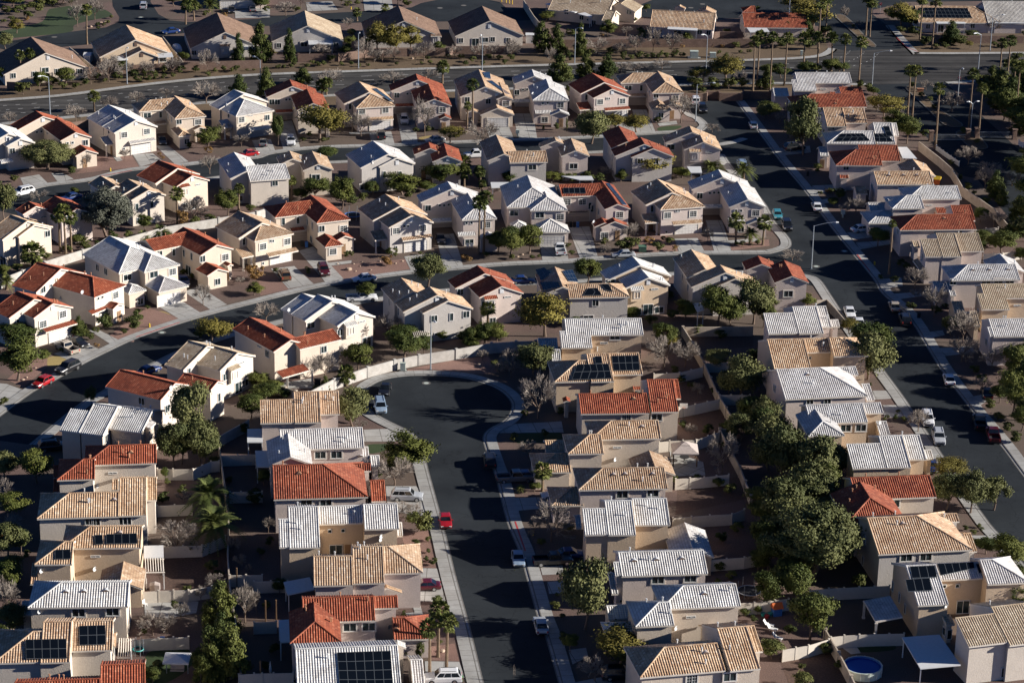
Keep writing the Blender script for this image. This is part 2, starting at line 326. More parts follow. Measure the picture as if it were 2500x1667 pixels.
# ---------------------------------------------------------------- roofs
PER, CRS = .34, .40
PROF = [(0, 0), (.14, .042), (.30, .075), (.46, .075), (.62, .042), (.76, 0.0)]
def slope(mb, flat, o, U, V, w0, w1, u0, u1, hipL=False, hipR=False, drop=0.0, fascia=True, tp=TP):
    """one roof slope: o on the ridge, U along it, V downhill; tiles as real barrels"""
    cp = math.hypot(1, tp); uo = R.randint(0, 500); vo = R.randint(0, 500)
    ext = w1 - w0
    a = u0 - (ext if hipL else 0); b = u1 + (ext if hipR else 0)
    def vt(u):
        if hipL and u < u0: return w0 + (u0 - u)
        if hipR and u > u1: return w0 + (u - u1)
        return w0
    def P(u, v, h=0.0): return o + U * u + V * v + Vector((0, 0, -tp * v + h + drop))
    us = [a]; k = math.floor(a / PER)
    while True:
        done = False
        for q, h in PROF:
            x = (k + q) * PER
            if x <= a + 1e-4: continue
            if x >= b - 1e-4: done = True; break
            us.append(x)
        if done: break
        k += 1
    us.append(b)
    def hh(u):
        f = (u / PER) % 1.0
        for i in range(len(PROF)):
            q0, h0 = PROF[i]; q1, h1 = PROF[i + 1] if i + 1 < len(PROF) else (1.0, 0.0)
            if q0 <= f <= q1: return h0 + (h1 - h0) * (f - q0) / max(1e-6, q1 - q0)
        return 0
    for i in range(len(us) - 1):
        x0, x1 = us[i], us[i + 1]; t0, t1 = min(vt(x0), w1), min(vt(x1), w1)
        h0, h1 = hh(x0), hh(x1)
        pts = [P(x0, w1, h0), P(x1, w1, h1)]; uv = [(x0/PER + uo, w1*cp/CRS + vo), (x1/PER + uo, w1*cp/CRS + vo)]
        if w1 - t1 > 1e-3: pts.append(P(x1, t1, h1)); uv.append((x1/PER + uo, t1*cp/CRS + vo))
        if w1 - t0 > 1e-3: pts.append(P(x0, t0, h0)); uv.append((x0/PER + uo, t0*cp/CRS + vo))
        if len(pts) > 2: mb.face(pts, 0, uv)
        if fascia: mb.face([P(x0, w1, h0), P(x1, w1, h1), P(x1, w1, -.20), P(x0, w1, -.20)], 1)
    corners = [P(a, w1), P(b, w1), P(u1, w0), P(u0, w0)] if (u1 - u0) > 1e-3 else [P(a, w1), P(b, w1), P(u0, w0)]
    flat.append(corners)
    mb.face([c + Vector((0, 0, -.20)) for c in corners], 1)
    for flag, u in ((hipL, u0), (hipR, u1)):
        if not flag:
            e = -.0; mb.face([P(u, w0, .04), P(u, w1, .04), P(u, w1, -.20), P(u, w0, -.20)], 1)
def cap(mb, a, b, r=.13):
    """ridge tiles: short overlapping half-round pieces"""
    L = (b - a).length
    if L < .2: return
    n = max(1, int(L / .45)); d = (b - a) / n; s = d.cross(Vector((0, 0, 1))).normalized(); up_ = s.cross(d).normalized()
    uo = R.randint(0, 900)
    for i in range(n):
        p0 = a + d * i; p1 = a + d * (i + 1.04)
        ang = [math.pi * k / 4 for k in range(5)]
        for k in range(4):
            c0, s0, c1, s1 = math.cos(ang[k]), math.sin(ang[k]), math.cos(ang[k + 1]), math.sin(ang[k + 1])
            mb.face([p0 + s*(r*c0) + up_*(r*s0*.9), p0 + s*(r*c1) + up_*(r*s1*.9), p1 + s*(r*.88*c1) + up_*(r*.8*s1), p1 + s*(r*.88*c0) + up_*(r*.8*s0)], 0, [(uo + i + .3, .5)] * 4)
HOUSES = []
class House: pass
def H(row, t, roofc, wallc, blocks, feats='', extra='', he=5.5, tp=TP, trimg=0):
    h = House(); h.row, h.roof, h.extra = row, roofc, extra; HOUSES.append(h)
    rng = random.Random(len(HOUSES) * 13 + 5)
    specs = []
    for s in blocks.split(';'):
        tk = s.split(); kind = 'b'
        if tk[0] in ('b', 'c', 'l'): kind = tk.pop(0)
        pts = [S(t, *map(float, q.split(','))) for q in tk[:3]]
        specs.append((kind, pts, tk[3] if len(tk) > 3 else 'gg'))
    roofm, lowm, wallm = MB(), MB(), MB(); flat = []
    axis = None; blks = []; cen = None; nb = 0; lows = []; skirts = []
    for kind, (pa, pb, pc), ends in specs:
        if kind == 'c':
            bk = blks[-1]; o, U, V, w, L, hr, drop, ends0 = bk
            nrm = Vector((V.x * tp, V.y * tp, 1)); O3 = o.copy()
            def hit(p):
                d = rayd(p); q = CP + d * ((O3 - CP).dot(nrm) / d.dot(nrm)); return (q - O3).dot(U), (q - O3).dot(V)
            uA, v0 = hit(pa); uB, _ = hit(pb); vC = hit(pc)[1]
            if uA > uB: uA, uB = uB, uA
            v0 = max(v0, .2)
            if abs(uB) < .7: uB = 0.0
            if abs(uA - L) < .7: uA = L
            if vC > w + .1: slope(roofm, flat, o, U, V, w, vC, uA, uB, drop=-.004, tp=tp)
            if uA < -.1: slope(roofm, flat, o, U, V, v0, min(w, vC), uA, 0, drop=-.004, tp=tp); cap(roofm, o + U*uA + V*v0 + Vector((0, 0, -tp*v0)), o + V*v0 + Vector((0, 0, -tp*v0)))
            if uB > L + .1: slope(roofm, flat, o, U, V, v0, min(w, vC), L, uB, drop=-.004, tp=tp)
            va, vb = v0 + .25, vC - .35; ua = uA + (-.05 if abs(uA - L) < .5 else .25); ub = uB + (.3 if abs(uB) < .5 else -.25)
            zz = lambda v: hr - tp * v - .16
            c = [(ua, va), (ub, va), (ub, vb), (ua, vb)]
            B0 = [o + U*x + V*y for x, y in c]
            for i in range(4):
                j = (i + 1) % 4; p, q = B0[i], B0[j]
                wallm.face([(p.x, p.y, 0), (q.x, q.y, 0), (q.x, q.y, zz(c[j][1])), (p.x, p.y, zz(c[i][1]))])
            continue
        e = (2.9 if kind == 'l' else he) + rng.uniform(-.008, .008)
        # axis direction
        ga, gb = G(pa, e + 1.5), G(pb, e + 1.5); d = (gb - ga); d.z = 0
        if axis is None: axis = d.normalized()
        U = axis.copy(); Q = Vector((-U.y, U.x, 0))
        if abs(d.dot(Q)) > abs(d.dot(U)): U, Q = Q, U
        if d.dot(U) < 0: U = -U
        def meas(hr):
            A = G(pa, hr); C = G(pc, e); off = (C - A) - U * (C - A).dot(U); off.z = 0; return A, C, off
        lo, hi = e + .25, e + 5.0
        def fn(hr): return e + tp * meas(hr)[2].length - hr
        for _ in range(50):
            mid = (lo + hi) / 2
            if fn(mid) > 0: lo = mid
            else: hi = mid
        hr = (lo + hi) / 2
        A, C, off = meas(hr); w = max(.6, off.length); V = off.normalized() if off.length > .01 else Q
        hr = e + tp * w
        Bp = G(pb, hr); L = max(.3, (Bp - A).dot(U)); o = Vector((A.x, A.y, hr))
        drop = rng.uniform(-.006, .006)
        hA, hB = ends[0] == 'h', ends[1] == 'h'
        if kind == 'l': lowm = MB(); lows.append(lowm)
        mb = lowm if kind == 'l' else roofm
        slope(mb, flat, o, U, V, 0, w, 0, L, hA, hB, drop, tp=tp)
        slope(mb, flat, o, U, -V, 0, w, 0, L, hA, hB, drop, tp=tp)
        if hA: slope(mb, flat, o, V, -U, 0, w, 0, 0, True, True, drop, tp=tp)
        if hB: slope(mb, flat, o + U*L, V, U, 0, w, 0, 0, True, True, drop, tp=tp)
        top = Vector((0, 0, .05 + drop))
        cap(mb, o + top, o + U*L + top)
        for flag, u, sg in ((hA, 0, -1), (hB, L, 1)):
            for sv in (-1, 1):
                tip = o + U*u + top
                if flag: cap(mb, tip, o + U*(u + sg*w) + V*(sv*w) + Vector((0, 0, -tp*w + .05 + drop)))
                else: cap(mb, o + U*(u - sg*.08) + top, o + U*(u - sg*.08) + V*(sv*w) + Vector((0, 0, -tp*w + .05 + drop)), .10)
        # walls
        ov = .33 if kind != 'l' else .3
        a = (-(w - ov) if hA else -.02 if ends[0] == 'j' else .28); b = (L + w - ov if hB else L + .02 if ends[1] == 'j' else L - .28); ww = w - ov
        if b - a > .4 and ww > .2:
            z1 = e - .16 + tp * ov; pk = hr - .18
            P = lambda u, v, z: (o.x + U.x*u + V.x*v, o.y + U.y*u + V.y*v, z)
            for sv in (-1, 1): wallm.face([P(a, sv*ww, 0), P(b, sv*ww, 0), P(b, sv*ww, z1), P(a, sv*ww, z1)])
            for flag, u in ((hA, a), (hB, b)):
                if flag: wallm.face([P(u, -ww, 0), P(u, ww, 0), P(u, ww, z1), P(u, -ww, z1)])
                else: wallm.face([P(u, -ww, 0), P(u, ww, 0), P(u, ww, z1), P(u, 0, pk), P(u, -ww, z1)])
            wallm.face([P(a, -ww, .01), P(b, -ww, .01), P(b, ww, .01), P(a, ww, .01)])
        if kind != 'l':
            mid = o + U * (L/2); nb += 1; cen = mid.copy() if cen is None else cen
        blks.append((o, U, V, w, L, hr, drop, ends))
        if kind == 'l' and len(blks) > 1 and False: pass
        if kind == 'l': lastb = blks.pop()
    base = Vector((cen.x, cen.y, 0)); h.base = base; h.axis = axis; h.size = blks[0][3]
    root = thing('house', base); h.root = root
    wb = BVHTree.FromPolygons([Vector(v) for v in wallm.v], wallm.f)
    fv, ff = [], []
    for q in flat: i = len(fv); fv += q; ff.append(tuple(range(i, i + len(q))))
    rb = BVHTree.FromPolygons(fv, ff)
    def shift(mb): mb.v = [(x - base.x, y - base.y, z) for x, y, z in mb.v]; return mb
    h.blks = blks
    roofo = link('roof', shift(roofm).mesh('roof', [ROOF[roofc], M['trim']]), root)
    for lm in lows: link('lower_roof', shift(lm).mesh('lower_roof', [ROOF[roofc], M['trim']]), root)
    link('wall', shift(wallm).mesh('wall', [WALL[wallc]]), root)
    def place(name, me, loc, n, par=root):
        rz = math.atan2(n.y, n.x) + math.pi / 2
        return link(name, me, par, (loc.x - base.x, loc.y - base.y, loc.z), rz)
    def castw(p):
        loc, n, i, d = wb.ray_cast(CP, rayd(p))
        if loc is None: return None, None
        n = Vector((n.x, n.y, 0)).normalized()
        if n.dot(CP - loc) < 0: n = -n
        return loc, n
    skirtm, coverm, pergm = MB(), MB(), MB()
    for tok in feats.split():
        k, nums = tok[0], list(map(float, tok[1:].split(',')))
        P = [S(t, nums[i], nums[i + 1]) for i in range(0, len(nums), 2)]
        if k in 'wWstixdgGvVo':
            loc, n = castw(P[0])
            if loc is None: continue
            if k in 'gG':
                loc.z = 0; place('garage_door', GARM[(k, trimg)], loc, n)
            elif k == 'd':
                loc.z = 1.06; f = place('patio_door', WINM['d'][0], loc, n); link('pane', WINM['d'][1], f)
            elif k == 'o': loc.z = 0; place('door', DOORM, loc, n)
            elif k in 'vV': place('louvre', LOUV if k == 'v' else LOUVB, loc, n)
            else:
                f = place('window', WINM[k][0], loc, n); link('pane', WINM[k][1], f)
        elif k in 'rnm':
            loc, nn, i, d = rb.ray_cast(CP, rayd(P[0])); l2, n2 = castw(P[0])
            if l2 is not None and (loc is None or (l2 - CP).length < (loc - CP).length): loc, nn = l2, n2
            if loc is None: continue
            if k == 'r': link('satellite_dish', DISH, root, (loc.x - base.x, loc.y - base.y, loc.z - .1), math.radians(50))
            elif k == 'n': link('vent_pipe', PIPE['t' if roofc == 'red' else 'w'], roofo, (loc.x - base.x, loc.y - base.y, loc.z))
            else: link('roof_vent', HVENT['t' if roofc == 'red' else 'b' if roofc in ('tan', 'sand', 'brown') else 'w'], roofo, (loc.x - base.x, loc.y - base.y, loc.z), math.atan2(nn.y, nn.x) + math.pi/2)
        elif k in 'kh':
            e = 2.75; a, b = G(P[0], e), G(P[1], e); d = b - a; d.z = 0; 
            U = axis.copy(); Q = Vector((-U.y, U.x, 0))
            if abs(d.dot(Q)) > abs(d.dot(U)): U, Q = Q, U
            if d.dot(U) < 0: U = -U
            inw = Q if Q.dot(base - a) > 0 else -Q
            L = d.dot(U); dep = 1.0 if k == 'k' else 2.6; mid = (a + b) / 2; a = mid - U * (L/2)
            skirtm = MB(); skirts.append(skirtm); hr = e + TP * dep; o = a + inw * dep; o.z = hr
            slope(skirtm, flat, o, U, -inw, 0, dep, 0, L)
            if k == 'h':
                for u in (.35, L - .35):
                    q = o + U*u - inw*(dep - .35); link('post', POST, root, (q.x - base.x, q.y - base.y, 0))
        elif k in 'aLT':
            z = 2.75; q = [G(p, z) for p in P]; coverm, pergm = MB(), MB()
            if k == 'T':
                skirtm = MB(); skirts.append(skirtm)
                # tiled lean-to on square posts
                hi = sorted(q, key=lambda c: (c - base).length)[:2]; lo_ = [c for c in q if c not in hi]
                if (hi[0] - lo_[0]).length > (hi[0] - lo_[1]).length: lo_ = lo_[::-1]
                d = (hi[1] - hi[0]); L = d.length; U = d.normalized(); V = (lo_[0] - hi[0]) - U * (lo_[0] - hi[0]).dot(U); dep = V.length; V.normalize()
                hi = [CP + (c - CP) * ((CAMH - 3.35) / (CAMH - 2.75)) for c in hi]; V = (lo_[0] - hi[0]) - U * (lo_[0] - hi[0]).dot(U); V.z = 0; dep = V.length; V.normalize()
                o = hi[0].copy(); o.z = 3.35
                slope(skirtm, flat, o, U, V, 0, dep, 0, L, tp=.6/dep)
            elif k == 'a':
                n = 10
                coverm.face([c + Vector((0, 0, .16)) for c in q], 0); coverm.face([c for c in q][::-1], 0)
                for i in range(4): a, b = q[i], q[(i + 1) % 4]; coverm.face([a, b, b + Vector((0, 0, .16)), a + Vector((0, 0, .16))])
            else:
                n = max(6, int((q[1] - q[0]).length / .32))
                for i in range(n):
                    f = (i + .5) / n; a = q[0].lerp(q[1], f); b = q[3].lerp(q[2], f); pergm.tube([a + Vector((0, 0, .2)), b + Vector((0, 0, .2))], .065, 4)
                for a, b in ((q[0], q[1]), (q[3], q[2])): pergm.tube([a, b], .11, 4)
            if coverm.v: link('patio_cover', shift(coverm).mesh('patio_cover', M['whitemetal']), root)
            if pergm.v: link('patio_lattice', shift(pergm).mesh('patio_lattice', M['trim']), root)
            far = lo_ if k == 'T' else sorted(q, key=lambda c: -(c - base).length)[:2]
            for c in far:
                i = sum(q, Vector()) / 4 - c; i.z = 0; i.normalize(); c2 = c + i * .35
                link('post', THINPOST if k != 'T' else POST, root, (c2.x - base.x, c2.y - base.y, 0))
        elif k == 'B':
            loc, n = castw(P[0])
            if loc is None: continue
            bm_ = MB(); w = 2.1
            bm_.box((0, -.33, -1.15), (w, .66, 2.3)); f0 = place('bay', bm_.mesh('bay', [WALL[wallc]]), loc, n)
            link('window', WINM['w'][0], f0, (0, -.66, -1.05)); 
            rm = MB(); slope(rm, [], Vector((-w/2 - .2, 0, .42)), Vector((1, 0, 0)), Vector((0, -1, 0)), 0, .95, 0, w + .4)
            link('bay_roof', rm.mesh('bay_roof', [ROOF[roofc], M['trim']]), f0)
        elif k == 'S':
            cx, cy = sum(p[0] for p in P) / 4, sum(p[1] for p in P) / 4
            loc, nn, i, d = rb.ray_cast(CP, rayd((cx, cy)))
            if loc is None: continue
            q = [CP + rayd(p) * ((loc - CP).dot(nn) / rayd(p).dot(nn)) for p in P]
            lu, lv = (q[1] - q[0]).length, (q[3] - q[0]).length
            nx, ny = max(1, round(lu / 1.05)), max(1, round(lv / 1.65))
            nm = (q[1] - q[0]).cross(q[3] - q[0]).normalized()
            if nm.z < 0: nm = -nm
            sm = MB(); b_ = [x - base + nm * .20 for x in q]; d_ = [x - base + nm * .13 for x in q]
            sm.face(b_, 0, [(0, 0), (nx, 0), (nx, ny), (0, ny)])
            for i in range(4): sm.face([b_[i], b_[(i+1) % 4], d_[(i+1) % 4], d_[i]], 1)
            link('solar_panels', sm.mesh('solar_panels', [M['solar'], M['pole']]), root)
    for sm_ in skirts: link('porch_roof', shift(sm_).mesh('porch_roof', [ROOF[roofc], M['trim']]), root)
    # vent pipes stand on the slopes turned to the camera or the right
    for o, U, V, w, L, hr, drop, ends in (blks[:2] if ' S' not in ' ' + feats else []):
        for sd in (1, -1):
            for _ in range(rng.randint(0, 2)):
                u, v = rng.uniform(.15, .85) * L, rng.uniform(.25, .75) * w
                q = o + U*u + V*(v*sd); q.z = hr - TP*v
                link('vent_pipe', PIPE['t' if roofc == 'red' else 'w'], roofo, (q.x - base.x, q.y - base.y, q.z))
    return h
# ---------------------------------------------------------------- the houses, measured block by block (ridge end, ridge end, eave)
# far row beyond the boulevard: single storey with tall gables
F = dict(he=2.7, tp=.44)
H('far', 0, 'brown', 'cream', "410,478 275,335 760,575", "W405,630 v430,520 w120,680 w715,640 w515,640 w310,665", **F)
H('far', 0, 'tan', 'gold', "1215,360 1130,228 1535,470; l 1270,455 1215,400 1430,522", "V1215,400 V1270,495 W1460,535 a1000,525,1120,500,1150,540,1030,550 a1405,482,1540,476,1555,515,1415,522", **F)
H('far', 0, 'brown', 'gray', "2020,292 1945,118 1700,425", "V2015,335 B2015,415 w1740,475 a2170,415,2290,412,2310,450,2170,452", **F)
H('far', 1, 'sand', 'gray', "480,235 455,100 800,350", "v485,275 w225,410 W450,400 w735,405 a485,362,700,358,710,400,490,405", **F)
H('far', 1, 'brown', 'gray', "1345,190 1295,57 1680,325", "v1340,225 B1625,320 w1625,385", **F)
H('far', 1, 'brown', 'pale', "2115,190 2045,60 1795,315", "v2110,240 w1855,365 d1985,385 W2070,360 w2140,355 w2280,362", **F)
H('top', 0, 'brown', 'pink', "1960,-120 2380,-130 2150,-5", "g2055,40 g2210,40", **F)
H('top', 2, 'sand', 'cream', "430,-60 960,-10 750,130; l 1010,40 1185,-5 1215,55; l 970,100 900,78 800,185", "w770,205 w1085,110 V935,55 V965,135 w525,110 w660,160 s715,180 a335,42,440,28,690,95,600,120 a625,130,690,118,760,150,740,160", 'with white flat patio covers', **F)
H('top', 2, 'tan', 'pink', "1295,92 1865,122 1350,247; l 1540,60 1500,45 1585,100; l 1775,90 1757,58 1865,112", "w1360,285 w1720,290 w1800,295 d1520,300 a1435,235,1700,248,1700,282,1430,268", **F)
H('top', 2, 'red', 'cream', "2100,120 2662,125 2135,250; l 2180,60 2210,55 2300,115 hg", "a2140,255,2320,258,2345,290,2170,295 v2110,200", **F)
H('top', 3, 'tan', 'pink', "1370,57 1890,62 1440,205 gh", "S1410,75,1840,80,1885,168,1445,165 w1490,240 w1890,235 d1600,250 a1545,180,1800,185,1830,218,1570,218", 'with rooftop pool heating mats', **F)
H('top', 3, 'grey', 'pink', "1975,15 2480,20 2060,212", "a2065,178,2370,180,2370,213,2080,213", **F)
# first row below the boulevard, fronts to the upper street
H('r1', 0, 'white', 'pale', "75,1200 -60,1100 330,1290; 185,1245 90,1195 330,1292", "v65,1245 v182,1285 w110,1355 x265,1340 k20,1470,110,1440")
H('r1', 0, 'red', 'cream', "385,1045 320,998 190,1197; 680,1190 455,1068 548,1268; l 778,1345 740,1300 858,1357", "v385,1075 v680,1215 s330,1185 s370,1180 s425,1195 s605,1285 s650,1280 w765,1280 w650,1440 o760,1440 k555,1385,700,1362")
H('r1', 0, 'white', 'pale', "1115,1022 970,943 910,1135; 1217,1082 1085,990 1400,1130", "v1218,1105 x1112,1210 x1315,1180 t975,1170 g1265,1345 o1000,1340 s1110,1335 k1160,1290,1405,1262 h940,1298,1052,1288")
H('r1', 0, 'tan', 'cream', "1668,962 1558,860 1556,1057 hg; 1345,903 1555,880 1275,1002 hg; l 1640,1182 1708,1120 1600,1225 hg; l 1800,1140 1770,1120 1850,1150", "W1320,1035 t1440,1030 t1508,1040 t1540,1065 w1605,1090 x1775,1095 g1440,1180 w1675,1270 k1385,1118,1495,1110 o1790,1240", trimg=1)
H('r1', 0, 'white', 'cream', "2185,850 2095,808 1985,995; 2190,897 2110,850 2088,1035 hg", "x2165,1075 t2050,1030 s2240,1030 s2255,1030 h1990,1140,2105,1145 k2215,1160,2460,1160 g2330,1240 w2395,1055")
H('r1', 1, 'red', 'cream', "345,775 320,718 120,890; 532,928 440,802 385,995; l 665,1110 640,1085 690,1115", "v345,800 s290,895 s320,893 w160,915 w210,915 v525,955 s445,1020 s490,1018 k195,1012,350,1008 g270,1065 w560,1010 o640,1160", trimg=1)
H('r1', 1, 'tan', 'pink', "1030,830 940,735 790,915; 1047,845 975,768 905,960 hg", "x968,1000 x1178,990 t860,955 S1055,803,1095,800,1252,915,1215,912 k1012,1080,1258,1075 h800,1000,900,1000 g1130,1140", 'with slim solar panels')
H('r1', 1, 'red', 'pink', "1470,718 1450,667 1230,830; 1617,890 1560,755 1770,942; l 1715,1045 1690,1025 1770,1065", "v1465,745 s1410,840 s1445,838 s1375,842 w1280,855 k1270,958,1450,955 g1360,1010 x1690,985 w1560,990 o1700,1110 v1615,915", trimg=1)
H('r1', 1, 'tan', 'cream', "2075,780 2015,628 1845,868; 2250,862 2110,745 2322,885; l 2183,972 2165,940 2330,1022; l 1960,990 1940,970 2020,1015", "v2080,805 v2178,855 w1912,895 w2100,910 x2258,930 g2185,1095 w1930,1075 S2045,655,2110,655,2122,715,2070,700 S2085,730,2130,730,2300,855,2260,850", 'with split solar panels')
H('r1', 2, 'white', 'pink', "235,685 215,628 60,770; 372,795 325,712 550,905 hg; l 468,1000 445,982 550,1028", "v235,710 s172,802 s208,800 s135,805 w80,830 k30,918,225,915 g125,975 s312,928 s355,925 x470,943 x328,1075 o475,1075 k245,1018,392,1015 r215,855", trimg=1)
H('r1', 2, 'red', 'pink', "865,740 750,658 635,832; 935,800 840,700 1110,867", "v935,828 x825,915 x1025,908 t703,872 s890,885 s905,885 h640,985,760,985 k865,990,1108,985 g980,1050")
H('r1', 2, 'tan', 'pink', "1412,742 1340,640 1577,835 hg; 1122,660 1338,656 1045,747 hg; l 1365,932 1420,892 1290,985 hg; l 1480,925 1440,890 1570,960", "W1078,790 t1195,790 w1328,858 t1255,800 t1273,825 x1500,880 g1170,930 w1372,1035 o1470,1030 k1110,868,1240,865", trimg=1)
# second row below the boulevard, backs to the camera
H('su', 4, 'tan', 'cream', "245,480 95,423 0,640; 310,512 235,470 120,603", "v195,500 w425,590 d30,830")
H('su', 4, 'red', 'pink', "690,368 490,256 480,425; 325,345 308,295 215,425", "i390,440 w600,450 w745,440")
H('su', 4, 'tan', 'pale', "1242,163 1145,103 1085,265; 1038,162 935,70 840,171; 1332,202 1243,163 1175,292", "v1335,235 t1228,350 t1360,328 W1475,300 w1250,470 w850,260 d735,310 n1110,205")
H('su', 4, 'red', 'cream', "1592,5 1420,-65 1355,127; 1725,72 1615,-5 1555,171", "v1722,100 i1775,150 B1640,165 w1660,340 d1740,340")
H('su', 4, 'white', 'pale', "2212,30 2095,-137 2060,97; 2200,-10 2570,-20 2480,105", "w2040,50 d2235,285 W2140,275 w2465,135")
H('su', 1, 'tan', 'cream', "577,1472 520,1360 440,1532; 350,1425 300,1358 220,1450", "v575,1500 W555,1590 w740,1560 r185,1395")
H('su', 1, 'white', 'gray', "1203,1385 1065,1268 940,1495; 1282,1417 1200,1325 1485,1505", "v1282,1460 t1168,1565 t1310,1565 W1430,1560 W985,1675 d1070,1700 r1060,1470", )
H('su', 1, 'red', 'gray', "1735,1397 1703,1290 1600,1455; 1580,1330 1480,1280 1430,1370", "v1738,1425 W1715,1540 o1520,1560")
H('su', 1, 'tan', 'gray', "2242,1382 2170,1213 2090,1437; 2275,1362 2615,1355 2480,1458", "W2495,1500 w2050,1390 a2120,1640,2350,1640,2350,1680,2130,1690")
H('su', 2, 'tan', 'pink', "607,1352 563,1243 480,1407; 430,1265 320,1233 290,1327", "v608,1380 W588,1490 w780,1450 r245,1245 a480,1585,750,1585,770,1620,640,1620")
H('su', 2, 'red', 'gray', "1225,1293 1188,1235 955,1397; 1075,1270 1000,1133 900,1290; 1302,1332 1225,1270 1495,1412", "v1222,1320 w1185,1445 w1325,1445 t900,1340 t940,1400 n1110,1215 n1365,1300")
H('su', 2, 'tan', 'pink', "1752,1277 1720,1205 1580,1347; 1652,1187 1622,1133 1410,1282", "v1752,1310 W1460,1320 i1800,1363 B1675,1355 W1660,1400 a1605,1500,1730,1500,1740,1555,1640,1555 r1360,1215")
# row above the middle street, fronts to the camera
H('mr', 4, 'red', 'pale', "310,1177 150,1108 100,1358; 477,1217 335,1158 340,1366", "v470,1250 x385,1400 x560,1312 t160,1385 k435,1485,672,1385 g540,1500 h130,1470,250,1480 n210,1130")
H('mr', 4, 'red', 'pale', "547,907 330,848 300,1112; 832,985 562,905 820,1157 hg; l 1063,1220 1018,1190 985,1262", "v470,940 s455,1055 s543,1070 s608,1090 s880,1170 s917,1157 x1035,1140 w385,1090 k820,1312,978,1258 k440,1205,560,1190 x920,1340 r730,1130 r540,1180 o1065,1300")
H('mr', 4, 'white', 'cream', "1166,710 980,613 1090,962 hg; 1358,782 1240,735 1612,867 hg; l 1475,985 1440,960 1658,1040 hg; l 1185,1052 1150,1035 1105,1105 hg", "w875,895 w950,930 W1142,980 W1378,955 x1545,930 w1258,1195 t1305,1165 g1512,1155", 'with the big hipped roof')
H('mr', 4, 'red', 'cream', "1945,690 1640,535 1785,781; 1305,650 1635,560 1390,747; l 1955,905 1880,842 1882,982; l 2065,865 1990,845 2128,890", "w1430,765 t1557,755 t1650,765 t1718,795 w1815,815 x2018,800 d1690,920 w1950,1020 g1620,890 o2040,950")
H('mr', 5, 'tan', 'cream', "75,495 -140,388 -165,620; 74,491 -30,443 18,667 hg", "x80,705 x297,660 t-90,660 s150,655 s170,655 k130,795,405,745 h-110,805,5,790 g240,850 s80,855")
H('mr', 5, 'red', 'cream', "658,372 503,245 570,505 hg; 288,320 500,290 215,445 hg; l 690,642 735,580 630,705 hg; l 820,610 740,580 905,632", "t263,480 t395,470 t480,480 t525,520 w607,545 x803,545 x707,750 w515,640 g420,620 k335,570,460,560 o800,720 r555,655", trimg=1)
H('mr', 5, 'tan', 'gray', "1312,343 1175,238 1060,472; 1412,430 1280,285 1607,487", "v1408,465 x1275,565 x1512,540 t1135,510 s1345,522 s1380,520 g1450,715 k1325,648,1612,630 h1080,648,1212,640 o1135,690 s1275,710")
H('mr', 5, 'white', 'pink', "1775,190 1735,125 1510,337; 1992,352 1888,228 2182,462 hg; l 2110,595 2070,575 2180,598", "v1775,225 w1560,360 s1665,335 s1705,335 s1745,330 k1600,485,1775,480 g1690,535 s1905,495 s1950,492 x2085,510 W1930,665 k1830,608,1990,605", trimg=1)
H('mr', 6, 'white', 'pink', "217,180 175,68 -2,376 hg; 350,265 300,215 540,392 hg; l 378,465 365,455 547,552 hg; l 95,485 70,470 170,520 hg", "W55,405 W285,422 x468,438 g400,630", 'with a pickup on its drive')
H('mr', 6, 'red', 'pink', "985,325 840,118 1102,372; 455,155 832,150 480,260; l 868,492 930,445 790,550; l 960,480 920,450 1060,490", "x530,305 x668,305 w815,395 x1000,420 t735,340 t755,365 x865,605 g625,470 k540,395,720,392 S495,185,690,182,695,235,500,235 S875,145,905,145,1065,340,1025,335 o980,600 r760,500", 'with a solar mat and panels', trimg=1)
H('mr', 6, 'tan', 'pink', "1472,222 1335,103 1220,322; 1500,217 1440,150 1372,381 hg", "x1430,425 x1660,412 t1292,365 s1515,385 s1530,385 g1600,585 k1475,505,1757,500 h1225,492,1362,492 o1280,540 s1420,575")
H('mr', 6, 'white', 'pink', "1925,87 1885,18 1660,217; 2152,287 2030,125 2317,357; l 2240,470 2200,450 2330,500", "v1918,122 s1848,222 s1888,222 s1810,225 w1720,250 k1745,360,1925,355 g1830,420 s2045,383 s2090,383 x2220,405 v2140,320 w2090,550 k1975,480,2130,478 r1762,428", trimg=1)
# row below the middle street, backs to the camera
H('sm', 9, 'red', 'cream', "332,38 -42,-165 185,150; 335,28 660,-85 765,38", "w120,160 w625,120 i50,95 i465,105 T200,318,440,250,540,296,290,372 n95,15")
H('sm', 5, 'white', 'pale', "702,1198 572,1137 470,1380; 528,1172 428,1127 260,1275; 920,1297 735,1207 750,1422", "v920,1330 W508,1410 i968,1378 B850,1400 W845,1465 w770,1475 d1010,1550 r305,1290")
H('sm', 5, 'tan', 'gray', "1642,1142 1572,1067 1345,1302; 1430,1112 1335,988 1220,1172; 1742,1192 1643,1143 1967,1262", "v1640,1185 t1215,1200 t1297,1290 w1615,1350 t1770,1335 w1902,1312 s1630,1490 L1410,1470,1570,1470,1580,1500,1430,1520 n1385,1130")
H('sm', 5, 'red', 'pink', "2072,947 2000,878 1815,1092; 2222,1062 2128,965 2030,1172", "v2220,1100 i2275,1155 B2115,1165 W2080,1220 w2140,1370 w1850,1110")
H('sm', 6, 'tan', 'gray', "492,1067 420,890 310,1132; 528,1047 905,1040 700,1165 gh", "S250,920,330,900,385,950,300,1020 S290,1030,450,1030,470,1070,320,1105 S480,930,575,920,628,1028,540,1022 S715,1085,800,1083,845,1150,675,1150 S830,1047,900,1047,940,1115,875,1100 w785,1210 d720,1350", 'with five dark solar panels')
